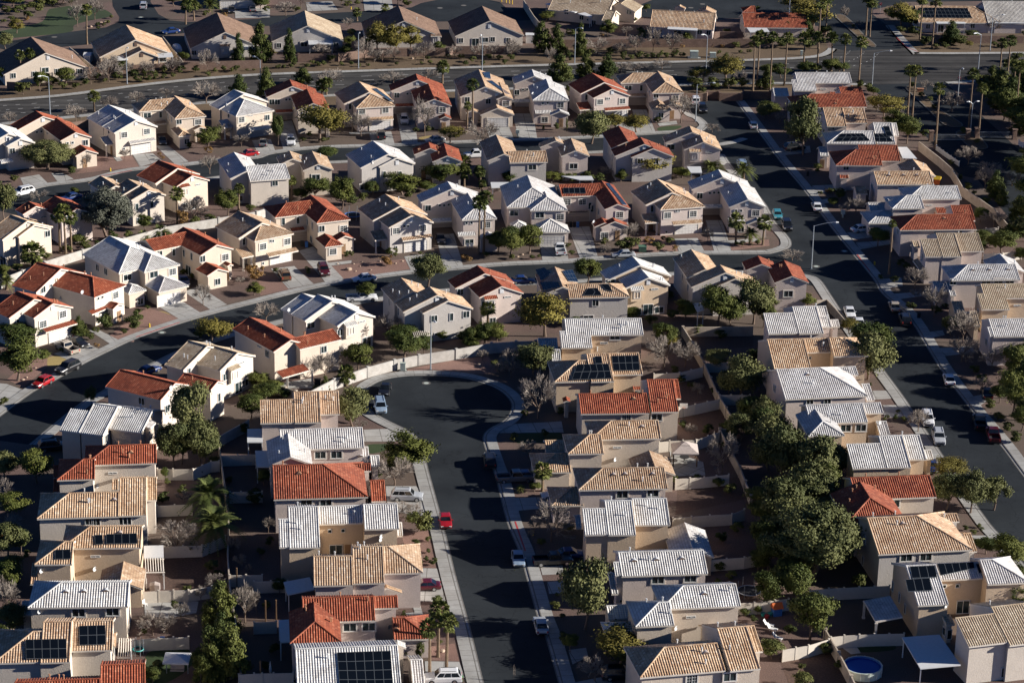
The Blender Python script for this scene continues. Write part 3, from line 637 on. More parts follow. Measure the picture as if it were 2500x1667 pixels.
H('sm', 6, 'white', 'gold', "1185,875 1115,798 875,987; 1262,987 1217,893 1045,1062", "v1258,1025 W918,1025 i1315,1085 B1150,1080 W1150,1130 w1067,1125 W1155,1290 d1255,1290 W1355,1272", )
H('sm', 6, 'tan', 'gray', "1952,940 1902,873 1650,1077; 1770,912 1678,733 1560,922; 2040,992 1955,928 2225,1052", "v1945,990 t1565,985 t1615,1070 a1655,1215,1745,1220,1760,1280,1700,1300")
H('sm', 7, 'red', 'pink', "272,970 198,832 117,1035; 0,862 -115,792 -150,905", "v270,1005 W237,1128 w450,1225", 'at the corner of the right-hand street')
# left-hand column, fronts to the left
H('ec', 8, 'sand', 'pale', "1860,93 1688,43 1530,277; 2132,155 1880,92 1990,322", "v2120,190 i2165,240 B2080,290 W2085,340 w2020,365 d2140,480 W2195,420 t1695,325 c0,0")
H('ec', 8, 'red', 'pale', "1572,425 1075,303 1300,545; 1955,408 1645,335 1885,492", "w1270,585 w1497,650 t1963,550 w2050,495 s1878,755 r1525,480")
H('ec', 8, 'white', 'cream', "1058,635 838,608 760,873; c 635,650 828,662 700,865; 1372,665 1075,633 1130,852", "v1370,695 B1320,800 w955,915")
H('ec', 8, 'red', 'pale', "978,985 1402,972 1100,1150 hg; 750,1107 852,1103 700,1288 hg; l 480,1165 540,1160 500,1270; l 480,1285 545,1280 500,1400", "i1010,1227 r865,1360 n1115,960 m1175,1045 n1100,1050")
H('ec', 8, 'tan', 'pale', "1072,1275 1312,1268 1250,1608 jj; 622,1412 1068,1405 800,1625 hj; 1314,1270 1405,1268 1390,1470 jg; l 1005,1290 1060,1285 1030,1380", "w800,1655 w860,1660 w1105,1655 w1140,1655 m1025,1470")
H('ec', 12, 'tan', 'gold', "808,168 1277,163 1000,358 hg; 583,303 662,310 450,505 hg; l 1080,655 1078,482 1292,678; l 290,500 345,495 300,680", "i855,432 S850,248,920,245,925,330,855,332 S955,240,1228,232,1232,325,955,328 S495,380,632,376,635,462,495,465 r362,582 r840,565 m1075,222 L1290,460,1470,458,1478,575,1295,578 a1290,345,1465,340,1468,450,1290,455", 'with small solar arrays')
H('ec', 12, 'white', 'cream', "545,670 1162,662 800,887 hg; l 200,840 300,835 250,960", "d700,950 W705,935 W1010,925 i865,893 m592,748 m752,745 m950,738 r345,945")
H('ec', 12, 'tan', 'pale', "385,1025 645,1018 500,1382 jj; 647,1018 1018,998 850,1275 jg; 295,1108 380,1105 250,1382 hj; l 1022,1130 1040,1128 1060,1240", "S230,1185,595,1177,600,1352,235,1357 S710,1062,945,1055,948,1228,712,1235 L1060,1175,1180,1180,1180,1340,1050,1340 W1020,1305", 'with two large solar arrays')
H('ec', 12, 'red', 'pink', "900,1410 1302,1393 1100,1720; 130,1562 898,1545 400,1790", "n530,1530 n445,1530")
# column left of the cul-de-sac street, fronts to the right
H('dc', 9, 'tan', 'pink', "355,505 588,500 450,777 jj; c 52,575 355,568 200,780; 590,498 757,494 700,702 jg; l 765,630 800,628 780,702", "a-60,840,75,838,80,960,-60,960 W45,710")
H('dc', 9, 'white', 'pink', "230,845 972,822 700,1010; 328,1087 300,865 525,1152; l 905,1000 1022,988 950,1132; l 1040,1075 1122,1070 1090,1170", "W595,1065 W740,1062 a10,1035,125,1035,145,1180,25,1180 m955,1075 r1015,1105")
H('dc', 9, 'red', 'pink', "165,1165 617,1153 700,1452 gh; 812,1150 1042,1133 1050,1208; l 1040,1298 1168,1293 1100,1482", "W470,1500 W645,1500 m405,1232 n480,1230")
H('dc', 13, 'white', 'gold', "305,-5 575,-12 450,355 jj; c 218,100 305,98 260,352; 577,-12 975,-28 800,140 jj; 977,-28 1285,-35 1150,187 jg; l 1275,135 1325,132 1300,248", "s680,205 s798,200 d735,390 o845,395 r1130,275 r1125,300 n900,60 n970,60")
H('dc', 13, 'tan', 'pink', "880,350 1155,345 1140,672 jj; 530,437 878,427 800,692 gj; 1158,346 1205,343 1260,585 jh; l 1190,715 1180,690 1335,845", "a265,670,500,625,545,735,300,785 w522,600 n950,365")
H('dc', 13, 'red', 'pink', "430,810 1075,792 900,1012 gj; 547,1018 520,845 785,1190 hg; 1077,795 1282,765 1292,893 jg; l 1240,988 1345,975 1300,1180 gh", "W860,1065 W1030,1060 a220,1010,325,1005,335,1205,235,1210 r1205,1085 m1275,1085 n465,930 n1020,830")
H('dc', 13, 'white', 'pale', "368,1265 1288,1230 800,1690 gj; 1290,1230 1372,1183 1392,1422 jg; l 1400,1362 1510,1356 1450,1700", "S745,1300,1225,1285,1250,1625,770,1625 n660,1345", 'with one big solar array')
# column right of the cul-de-sac street, fronts to the left
H('cc', 10, 'white', 'gold', "505,-150 1195,-155 1000,-8 jg; c 460,-40 740,-42 600,107; l 270,25 440,20 350,110; l 385,125 465,120 420,245", "i860,62 W960,5 n800,130")
H('cc', 10, 'tan', 'gold', "702,165 905,160 800,410 jj; 905,160 1172,153 1100,347 jg; 635,222 700,220 600,410 hj; l 470,228 520,225 490,300", "S775,190,835,188,845,252,785,255 S620,262,900,255,932,388,572,398 S928,185,1168,180,1180,312,945,318", 'with solar arrays on both slopes')
H('cc', 10, 'red', 'cream', "1243,395 1480,392 1400,682 jj; 630,522 1242,515 900,697 gj; 1482,392 1522,390 1540,562; l 1110,400 1200,398 1150,485; l 530,580 580,545 600,750", "x1062,728 W1335,728 m1128,565 n1205,520")
H('cc', 10, 'tan', 'cream', "925,765 1347,757 1200,922 hg; 735,885 835,880 650,1057 hg; l 330,940 510,935 420,1040; l 430,1055 545,1050 500,1222 hg; l 1320,1180 1255,1030 1482,1195", "i980,998 m1205,815 r950,1125")
H('cc', 10, 'tan', 'pink', "850,1188 1402,1178 1000,1375 hg; l 575,1360 655,1350 600,1520 hg", "W1025,1418 W1300,1405 i1170,1380 m948,1245 m1052,1240 m1300,1240")
H('cc', 14, 'white', 'gold', "865,-62 1108,-65 900,242 jj; c 665,5 865,3 700,240; 1110,-80 1422,-87 1300,152 jg; l 1660,375 1552,135 1832,397; l 600,70 650,68 630,180", "t690,240")
H('cc', 14, 'white', 'pink', "985,400 1752,378 1300,603; c 945,485 985,485 970,605; l 900,590 960,588 930,770", "W1345,640 W1635,625 i1500,600 m1132,470 m1332,460 m1560,450 s1018,832")
H('cc', 14, 'white', 'cream', "1570,700 2043,680 1800,890 hg; 1350,848 1450,845 1250,1060 hg; l 880,880 1090,870 1000,990; l 950,1030 1120,1025 1040,1110 hg", "i1640,973 m1760,765 r1493,1095 n1240,850")
H('cc', 14, 'tan', 'cream', "1872,1082 2140,1060 2050,1455 jj; 1400,1250 1890,1235 1600,1485 hj; 2142,1060 2205,1048 2252,1285 jg; l 1740,1060 1820,1050 1760,1150", "x1650,1530 W1990,1510 m1775,1295 r1495,1095")
# column left of the right-hand street, fronts to the right
H('lc', 7, 'white', 'pink', "270,1248 488,1243 300,1488 jj; c 12,1305 270,1303 100,1488; 490,1243 575,1243 600,1427 jg; l 610,1365 680,1360 640,1425")
H('lc', 11, 'tan', 'gold', "45,35 375,28 200,302 jj; 377,28 600,20 480,148 jj; 602,20 690,18 700,184 jh", "s330,200 s428,198")
H('lc', 11, 'white', 'pink', "128,303 520,287 600,553 gh; 690,283 842,280 860,350; l 890,435 960,428 930,580", "w430,590 w588,582 w115,470 m408,345")
H('lc', 11, 'white', 'gold', "390,620 900,605 800,777 gj; 545,770 458,640 755,912 hg; 902,605 1062,598 1062,692 jg; l 1020,770 1112,762 1060,887", "W752,825 W888,822 r1045,795")
H('lc', 11, 'white', 'gold', "1045,900 1258,895 1200,1180 jj; c 758,970 1045,965 900,1192; 1260,893 1412,888 1400,1107 jg; l 1450,1025 1515,1022 1480,1105")
H('lc', 11, 'red', 'cream', "790,1275 1505,1250 1300,1452; 968,1452 865,1308 720,1605 hg", "W1185,1500 n1095,1410 n845,1370")
H('lc', 15, 'tan', 'gray', "940,92 1385,70 1400,398 gh; 1550,60 1735,35 1760,120; l 1800,230 1870,225 1840,392", "W1295,440 W1470,435 t925,285 t905,470 m1265,142 n1210,150")
H('lc', 15, 'white', 'gold', "1290,520 1560,508 1480,870 gj; 1562,508 1950,468 1700,642 jj; 1952,468 2050,445 2000,685 jh", "S1325,530,1545,520,1570,625,1345,635 S1285,645,1500,632,1525,745,1310,755 S1570,505,1895,490,1905,545,1600,610 S1915,507,1990,502,2010,580,1945,590 t1235,800 t1285,900 t1175,700 s1635,700 s1752,695 d1800,900 T905,818,1150,785,1262,972,1022,1030 r1635,895", 'with five solar panel groups')
H('lc', 15, 'sand', 'pale', "2052,890 2420,848 2350,1217 jg; c 1733,985 2050,955 1900,1237; l 1610,960 1690,955 1650,1050", "a1255,1165,1590,1140,1782,1412,1420,1445 t2165,1470 W1625,1090 t1680,1130", 'with a flat grey patio cover')
# column right of the right-hand street, fronts to the left
H('rc', 3, 'white', 'pink', "295,655 785,655 640,748; c 265,718 470,718 380,817; l 95,795 225,788 150,865", "i550,800 s20,0")
H('rc', 3, 'red', 'pink', "690,785 890,783 930,902; 438,848 905,845 600,965 hg; l 600,805 690,790 640,850", "m660,930")
H('rc', 3, 'tan', 'pink', "545,968 720,968 600,1135 gj; 722,972 912,972 850,1105 jg", "s640,1150")
H('rc', 3, 'white', 'pink', "995,1103 1160,1105 1200,1290 jj; 735,1175 992,1170 800,1292 hj; 1162,1108 1205,1108 1235,1222 jg; l 510,1320 580,1310 540,1400", "S705,1205,905,1203,970,1268,650,1275 S990,1205,1110,1203,1180,1275,990,1275 S1085,1140,1135,1138,1175,1228,1120,1228 t575,1300 o540,1460", 'with blue solar panels')
H('rc', 3, 'red', 'pink', "860,1305 1212,1308 1250,1447; 842,1345 1050,1345 900,1487 hg; l 690,1540 760,1530 720,1600", "a1220,1325,1300,1325,1392,1430,1262,1425 w755,1500 t665,1420")
H('rc', 7, 'tan', 'pink', "1000,35 1505,32 1200,152; 1430,25 1335,-78 1552,70; l 830,170 930,168 880,235", "w990,165 m1140,70 m1270,68 m1390,68 i1250,170")
H('rc', 7, 'white', 'pink', "1432,167 1752,163 1600,282 hg; 1300,248 1420,245 1250,367 hg; l 950,315 1110,310 1020,390; l 1080,385 1160,382 1110,497 hg", "i1495,335 w1135,310 w1170,385")
H('rc', 7, 'red', 'pink', "1690,340 1870,338 1935,472; 1388,422 1880,420 1500,557 hg; l 1555,362 1660,355 1600,410", "w1220,570 w1770,575 i1570,575 m1635,455")
H('rc', 7, 'sand', 'pink', "1558,590 1728,588 1620,797 jj; c 1415,640 1558,640 1500,797; 1730,590 1940,588 1900,748 jg; l 1345,660 1400,655 1365,710", "t1440,800 w1340,730 k1320,830,1450,920")
H('rc', 7, 'white', 'pink', "1848,870 2272,865 2000,1007 hg; 2222,882 2140,773 2332,902; l 1530,1020 1660,1012 1600,1110; l 1650,1020 1700,1015 1720,1145", "w1715,1020 W2010,1030 W2120,1020 W2220,1025 m1890,915 m2040,912 m2205,910")
H('rc', 7, 'sand', 'gold', "1958,1045 2440,1040 2300,1168 gg; c 1928,1130 2180,1130 2050,1270; l 1700,1200 1790,1195 1740,1290; l 1860,1290 1920,1285 1890,1410", "i2290,1232 w1940,1300")
H('rc', 7, 'white', 'pink', "2030,1357 2470,1352 2200,1512 jg; c 2018,1430 2030,1430 2025,1510", "r2065,1335 w2015,1560")
# ---------------------------------------------------------------- labels of the houses
ROWN = {'far': 'in the row just beyond the boulevard', 'top': 'at the top edge beyond the boulevard', 'r1': 'in the first row below the boulevard', 'su': 'in the second row below the boulevard',
        'mr': 'in the row above the middle street', 'sm': 'in the row below the middle street', 'ec': 'in the left-hand column', 'dc': 'in the column left of the cul-de-sac', 'cc': 'in the column right of the cul-de-sac',
        'lc': 'in the column left of the right-hand street', 'rc': 'in the column right of the right-hand street'}
CN = {'white': 'white-roofed', 'grey': 'grey-white-roofed', 'tan': 'tan-roofed', 'sand': 'sand-roofed', 'red': 'red-roofed', 'brown': 'brown-roofed'}
for row, nm in ROWN.items():
    hs = [h for h in HOUSES if h.row == row]; col = row in ('ec', 'dc', 'cc', 'lc', 'rc')
    hs.sort(key=(lambda h: -h.base.y) if col else (lambda h: pix(h.base)[0]))
    for i, h in enumerate(hs):
        place = ORD[i] + (' down' if col else ' from left')
        h.tag = f"{CN[h.roof]} house {place} {nm}"
        lab = f"{CN[h.roof]} house{' ' + h.extra if h.extra else ''}, {place} {nm}"
        h.root['label'] = lab if len(lab.split()) <= 16 else h.tag
        h.root['category'] = 'house'; h.root['group'] = 'stucco houses of the tract'
# ---------------------------------------------------------------- ground, streets, pavements
def pl(s):
    out = []; t = 0
    for tok in s.split():
        if ':' in tok: a, tok = tok.split(':'); t = int(a)
        x, y = map(float, tok.split(',')); out.append(GT(t, x, y))
    return out
def smooth(p, k=4, closed=False):
    if len(p) < 3: return p
    n = len(p); out = []
    for i in range(n if closed else n - 1):
        p0 = p[i - 1] if (i or closed) else p[0]; p1 = p[i]; p2 = p[(i + 1) % n]; p3 = p[(i + 2) % n] if (closed or i + 2 < n) else p[-1]
        for j in range(k):
            t = j / k; out.append(.5 * ((2 * p1) + (p2 - p0) * t + (2*p0 - 5*p1 + 4*p2 - p3) * t*t + (3*p1 - p0 - 3*p2 + p3) * t**3))
    if not closed: out.append(p[-1])
    return out
def offs(p, d):
    """parallel line, d metres to the left of the direction of travel"""
    out = []
    for i, q in enumerate(p):
        a, b = p[max(i - 1, 0)], p[min(i + 1, len(p) - 1)]; t = b - a; t.z = 0
        t = t.normalized() if t.length > 1e-6 else Vector((1, 0, 0)); out.append(q + Vector((-t.y, t.x, 0)) * d)
    return out
def strip(mb, p, d0, d1, z0, z1=None, kerb=False):
    a, b = offs(p, d0), offs(p, d1); s = 0
    for i in range(len(p) - 1):
        l = (p[i + 1] - p[i]).length; w = abs(d1 - d0)
        Z = Vector((0, 0, z0))
        mb.face([a[i] + Z, a[i+1] + Z, b[i+1] + Z, b[i] + Z], 0, [(s, .02*w), (s + l, .02*w), (s + l, w), (s, w)])
        if kerb:
            for e in (a, b): mb.face([e[i] + Z, e[i+1] + Z, Vector((e[i+1].x, e[i+1].y, 0)), Vector((e[i].x, e[i].y, 0))], 0, [(s, .1), (s + l, .1), (s + l, .2), (s, .2)])
        s += l
def poly(mb, p, z, u=None):
    u = u or Vector((1, 0, 0)); v = Vector((-u.y, u.x, 0)); o = p[0]
    q = [Vector((c.x, c.y, z)) for c in p]
    for tri in tessellate_polygon([q]): mb.face([q[i] for i in tri], 0, [((q[i] - o).dot(u), (q[i] - o).dot(v)) for i in tri])
def sheet(name, mat, polys, z, sm=False):
    m = MB()
    for i, p in enumerate(polys):
        p = pl(p) if isinstance(p, str) else p
        u = (p[1] - p[0]); u.z = 0; u.normalize(); poly(m, smooth(p, 4, True) if sm else p, z + i * .0006, u)
    return link(name, m.mesh(name, M[mat]), kind='structure')
gm = MB(); gm.face([(-5000, -500, 0), (5000, -500, 0), (5000, 8000, 0), (-5000, 8000, 0)]); link('ground', gm.mesh('ground', M['ground']), kind='structure')
CS = smooth(pl("13:2090,1760 2030,1568 1960,1280 1890,1000 1780,600 1690,220 1640,30 9:1560,1280 1490,1010 1460,930 1380,860 1180,760 1060,690 985,610 975,520 1040,440 1180,380 1400,350 1650,350 1880,370 2080,420 2230,490 2325,590 2320,690 2250,770 2130,835 2078,900 2090,980 2140,1130 2200,1300 14:20,130 130,400 200,640 290,960 370,1170 460,1480 540,1760"))
USN = smooth(pl("4:-150,350 100,262 300,192 440,160 700,130 880,100 1180,25 0:1700,1480 2000,1442 2300,1420 1:180,1375 600,1330 1250,1310 1800,1285 2:0,1268 660,1243 1350,1200 1690,1182 1765,1150 1778,1115 1720,1060 1660,1035 1625,1000 1600,940"))
MSN = smooth(pl("2:1925,1385 2010,1510 7:0,300 100,480 205,600 243,660 228,715 100,757 6:2240,768 1500,777 850,820 480,850 5:2277,870 1860,905 1420,945 1100,985 800,1030 500,1085 0,1210 4:1900,1305 1610,1390 1220,1522 8:950,140 730,250 470,400 280,500 0,705 -250,905"))
RSR = smooth(pl("2:2055,905 2160,1045 3:130,1385 7:225,0 430,245 550,420 755,680 1010,985 1100,1130 1330,1335 11:1600,265 1860,615 2150,960 2350,1230 2620,1580"))
RSL = smooth(pl("15:2420,620 2150,285 1940,30 11:1380,740 1250,545 1070,300 7:740,1350 600,1140 510,1010 420,965 250,946 -30,940"))
BLF = smooth(pl("0:-200,930 0,912 560,868 1140,792 1640,735 1:0,685 940,650 2:0,606 1000,580 2277,548 3:400,528 560,505 640,465 660,440"))
BLF2 = smooth(pl("3:1120,230 1330,462 1460,490 2350,487 2800,487"))
BLN = smooth(pl("0:-200,1128 0,1105 600,1045 1140,985 1640,930 1:0,885 940,838 2:0,790 1000,765 2277,742 3:700,748 930,752"))
BLN2 = smooth(pl("3:1640,738 2000,715 2350,690 2800,665"))
m = MB(); strip(m, MSN, -.45, 0, .010); strip(m, CS, -.45, 0, .0105)
for p, d in ((USN, -.45), (RSR, -.45), (RSL, -.45), (BLF, -.45), (BLF2, -.45), (BLN, .45), (BLN2, .45)): strip(m, p, d, 0, .011)
# (MSN runs right to left: its street lies on the left)
m = MB()
for p, a, b in ((CS, -.5, 0), (USN, -.5, 0), (RSR, -.5, 0), (RSL, -.5, 0), (BLF, -.5, 0), (BLF2, -.5, 0), (BLN, .5, 0), (BLN2, .5, 0), (MSN, .5, 0)): strip(m, p, a, b, .012)
MSS = offs(MSN[33:], 10.3); USS = offs(USN[:-22], -10.2)
strip(m, MSS, -.5, 0, .0125); strip(m, USS, .5, 0, .0125)
link('kerb', m.mesh('kerb', M['gutter']), kind='structure')
m = MB()
for p, a, b in ((CS, 0, 1.75), (USN, 0, 1.7), (RSR, 0, 1.75), (RSL, 0, 1.7), (BLF, 0, 1.9), (BLF2, 0, 1.9), (BLN, 0, -1.9), (BLN2, 0, -1.9), (MSN, 0, -1.7), (MSS, 0, 1.7), (USS, 0, -1.7)): strip(m, p, a, b, .10, kerb=True)
link('pavement', m.mesh('pavement', M['concrete']), kind='structure')
m = MB()
poly(m, CS, .004); rsp = RSR + RSL + pl("7:243,660 100,480 0,300 2:2010,1510 1925,1385 1780,1200 1778,1115 1660,1035 1600,940 1600,905"); poly(m, rsp, .0046)
strip(m, MSN[26:], 0, 10.3, .0052); strip(m, USN[:-22], 0, -10.2, .0058)
poly(m, pl("2:1350,1200 1780,1120 1990,1160 2100,1400 1925,1400 1350,1365"), .0064); poly(m, pl("6:2100,765 7:228,715 300,640 560,1080 6:2150,930"), .007)
# far streets and the gated entrance road
poly(m, pl("0:1000,-60 1350,-60 1350,20 1420,130 1520,185 1680,200 2350,170 1:0,155 760,115 1150,95 1400,70 2240,60 2:0,80 1150,60 1300,0 3:0,-40 700,-40 640,130 900,300 2:2350,170 1200,160 1:2300,190 1100,200 0,240 0:1650,300 800,400 100,470 -100,400 100,368 600,292 950,248 1060,200 1070,160 1010,60"), .0076)
poly(m, pl("3:590,-60 1340,-60 2350,-30 2350,10 1300,20 1000,90 990,130 1120,230 1330,462 1300,500 640,480 600,200"), .0082)
poly(m, pl("3:930,752 1050,850 1200,965 1430,1175 1700,1480 1760,1568 7:1930,100 2120,330 2500,800 2900,800 3:2900,1568 2350,1390 2130,1180 1880,960 1640,738"), .0088)
poly(m, pl("1:1400,75 1500,30 1700,-10 2000,-20 2200,20 2270,80 2240,190 1400,200"), .0094)
link('street', m.mesh('street', M['asphalt']), kind='structure')
m = MB(); bl = BLF + pl("3:760,460 1250,440") + BLF2; bn = BLN + pl("3:1060,760 1500,745") + BLN2
ax = Vector((1, .06, 0)).normalized(); poly(m, bl + bn[::-1], .012, ax); link('boulevard', m.mesh('boulevard', M['oldasphalt']), kind='structure')
m = MB()
for p in (offs(BLF, -3.8), offs(BLF, -7.4), offs(BLF, -11.0)):
    s = 0
    for i in range(len(p) - 1):
        l = (p[i+1] - p[i]).length; n = max(1, int(l / 7)); d = (p[i+1] - p[i]) / n
        for j in range(n): a = p[i] + d*j; strip(m, [a, a + d*.3], -.06, .06, .017)
link('lane_marking', m.mesh('lane_marking', M['white']), kind='structure')
sheet('verge', 'strip', [offs(BLF, 1.9) + pl("3:560,330 390,330 2:2350,420 490,425 1:2350,495 1780,500 1000,520 400,570 0:2350,570 1640,625 700,735 0,800 -200,850"), offs(BLF2, 1.9)[::-1] + pl("3:1420,300 1900,330 2350,300 2800,300")[0:4], offs(BLN, -1.9)[::-1] + pl("0:-200,1250 600,1130 1500,1040 1:0,1000 1500,890 2:500,860 1580,840 3:0,830 900,800")], .002)
sheet('driveway', 'drive', ["0:1190,1388 1368,1375 1450,1440 1255,1498", "0:1395,1310 1500,1300 1690,1450 1565,1470", "1:-20,1260 150,1250 195,1365 40,1385", "1:190,1100 340,1080 415,1325 265,1345",
  "1:1030,1185 1230,1180 1262,1295 1060,1305", "1:1275,1010 1430,1000 1470,1295 1330,1300", "1:2080,1145 2290,1140 2335,1262 2120,1272", "2:35,1020 225,1020 262,1240 105,1255", "2:870,1060 1090,1060 1250,1200 1060,1215", "2:1110,985 1240,985 1325,1190 1180,1205",
  "4:230,190 440,150 350,60 180,90", "4:460,50 560,45 660,100 520,130", "4:1420,1240 1610,1180 1800,1300 1640,1375", "4:1650,1110 1780,1060 2035,1225 1885,1270", "8:480,160 760,60 915,130 690,250", "4:790,1450 860,1440 1060,1540 985,1575", "8:-40,420 60,430 250,500 130,570 -40,620",
  "5:150,905 360,880 535,1040 310,1085", "5:400,745 530,705 805,995 645,1030", "5:1345,795 1600,765 1645,905 1410,925", "5:1630,600 1790,590 1875,880 1700,900", "6:290,690 510,670 545,825 310,835", "6:540,530 730,525 805,800 645,810", "6:1490,635 1700,630 1765,755 1540,765", "6:1770,470 1920,470 2005,745 1850,750",
  "9:980,840 1290,828 1390,900 1310,945 985,948", "9:1180,1345 1455,1345 1560,1500 1600,1568 1640,1640 1200,1560", "13:1390,535 1640,540 1720,842 1390,832", "13:1530,1370 1840,1375 1890,1520 1540,1500",
  "10:-60,795 480,765 500,865 -90,870", "10:-50,1455 370,1440 400,1540 -20,1575", "14:270,455 480,450 500,590 310,600", "14:350,660 500,650 520,760 370,768", "14:540,1270 700,1250 720,1330 580,1400", "14:600,1560 900,1500 950,1600 640,1660",
  "11:990,490 1110,490 1195,560 1010,572", "11:1080,620 1260,620 1340,720 1100,735", "15:1870,245 2010,245 2085,292 1900,272",
  "7:450,160 700,150 740,190 470,245", "7:520,290 620,270 655,300 550,325", "7:760,580 1000,565 1010,620 815,645", "7:840,670 1150,650 1160,685 880,732", "7:1030,1000 1250,985 1265,1060 1085,1085", "7:1180,1130 1420,1110 1435,1150 1220,1182", "7:1430,1480 1620,1455 1640,1500 1480,1530", "11:1580,110 1890,90 1910,150 1640,182", "11:1880,545 2000,520 2060,560 1960,622", "3:160,1330 430,1310 440,1370 190,1395",
  "1:465,25 700,15 752,92 480,106", "1:975,-20 1230,-20 1252,98 990,102", "0:2105,95 2420,70 2420,160 2110,168", "12:1290,830 1780,835 1760,940 1500,990 1300,960", "10:1450,1030 1750,1130 1770,1250 1480,1260", "15:690,1230 840,1230 890,1300 800,1310", "14:1440,1240 1570,1250 1600,1310 1440,1310", "9:200,430 520,380 560,470 260,470",
  "0:1010,1405 1060,1395 1100,1440 1050,1450", "5:640,855 880,830 870,855 680,880", "13:1410,835 1480,832 1520,968 1370,975 1360,940 1440,935", "6:1960,655 2240,630 2245,660 1960,680", "2:1340,1110 1510,1085 1520,1115 1360,1135", "1:1060,1200 860,1205 850,1190 1040,1185"], .016)
sheet('lawn', 'grass', ["2:1345,1148 1440,1132 1550,1130 1540,1150 1470,1170 1360,1178", "9:1020,975 1240,970 1250,990 1130,1040 1030,1048", "0:-50,300 200,240 380,195 430,100 480,78 700,52 900,80 985,115 990,150 800,188 665,230 640,285 400,318 90,345 -50,352", "15:850,1240 1160,1220 1175,1270 900,1290", "12:1320,1300 1650,1240 1720,1400 1500,1560 1320,1560", "10:60,880 440,860 460,935 90,960"], .008, True)
sheet('dry_lawn', 'drygrass', ["4:1325,1310 1400,1285 1480,1290 1552,1340 1480,1388 1370,1390", "8:430,190 630,180 565,255 430,268", "1:1480,1235 1620,1215 1650,1245 1520,1262"], .008, True)
sheet('gravel_yard', 'gravel', ["5:690,880 1380,815 1405,905 800,1000", "13:1320,230 1560,200 1632,540 1400,525", "5:20,985 190,940 320,1085 60,1145", "9:860,470 1250,340 1300,320 1180,360 1010,440 950,520 900,510", "9:1370,300 1820,210 2100,180 2200,330 1900,345 1620,300 1380,318", "13:1500,1010 1640,860 1720,860 1760,1090 1600,1070", "13:1590,1240 1800,1210 1840,1372 1590,1362", "8:60,390 310,180 430,150 420,280 210,465", "4:1200,1560 940,1540 1100,1400 1320,1250 1600,1340 1590,1360 1210,1510", "0:860,1400 1180,1400 1250,1495 680,1560 780,1480", "6:1230,560 1480,620 1530,760 1100,780 1100,690", "6:1960,690 2340,640 2345,700 2010,740"], .005)
sheet('yard_soil', 'soil', ["6:1640,1500 2200,1480 2200,1600 1700,1640", "10:1550,400 1740,350 1860,560 1560,610", "10:1540,700 1890,640 2010,820 1700,930", "10:1520,1380 2060,1260 2190,1450 1500,1600", "15:150,1340 560,1230 700,1400 820,1600 250,1600", "12:1340,470 1700,440 1960,340 2040,700 1730,740 1480,730"], .0055)
m = MB()
for s, t in (("4:1220,1520 1610,1388", .25), ("4:890,80 1185,28", .25), ("7:855,782 970,932", .25), ("14:65,125 155,388", .25), ("3:1210,345 1300,430 1400,470", .25)):
    strip(m, pl(s), -.12, .12, .112)
link('kerb_paint', m.mesh('kerb_paint', M['redp']), kind='structure')
m = MB(); mh = []
for s in ("9:1545,423", "7:487,883", "7:740,747", "4:1452,1475", "0:1262,158", "0:487,335", "1:1668,75", "1:1880,52", "2:1745,40", "2:1640,73"):
    c = pl(s)[0]
    for r, z in ((.75, .018),): m.face([c + Vector((r * math.cos(a * math.pi / 8), r * math.sin(a * math.pi / 8), z)) for a in range(16)])
link('manhole_collar', m.mesh('manhole_collar', M['gutter']), kind='structure')
m = MB()
for s in ("9:1545,423", "7:487,883", "7:740,747", "4:1452,1475", "0:1262,158"):
    c = pl(s)[0]; m.face([c + Vector((.42 * math.cos(a * math.pi / 8), .42 * math.sin(a * math.pi / 8), .024)) for a in range(16)])
link('manhole_cover', m.mesh('manhole_cover', M['utility']), kind='structure')
# raised islands of the gated road
def island(s, name='median', mat='strip'):
    p = smooth(pl(s), 4, True); mm = MB(); q = [c + Vector((0, 0, .14)) for c in p]
    for tri in tessellate_polygon([q]): mm.face([q[i] for i in tri], 0)
    for i in range(len(p)):
        j = (i + 1) % len(p); mm.face([p[i], p[j], q[j], q[i]], 1); n = (p[j] - p[i]).normalized(); o = Vector((-n.y, n.x, 0)) * .3
        mm.face([q[i] + Vector((0, 0, .01)), q[j] + Vector((0, 0, .01)), q[j] + o + Vector((0, 0, .01)), q[i] + o + Vector((0, 0, .01))], 1)
    link(name, mm.mesh(name, [M[mat], M['gutter']]), kind='structure')
island("3:1295,785 1400,800 1520,930 1640,1020 1780,1110 1770,1140 1640,1120 1480,970 1350,850")
island("3:1750,1190 1880,1180 1990,1280 2010,1335 1890,1330 1800,1260")
island("3:665,150 720,140 800,200 900,310 1010,405 1000,425 940,400 780,260")
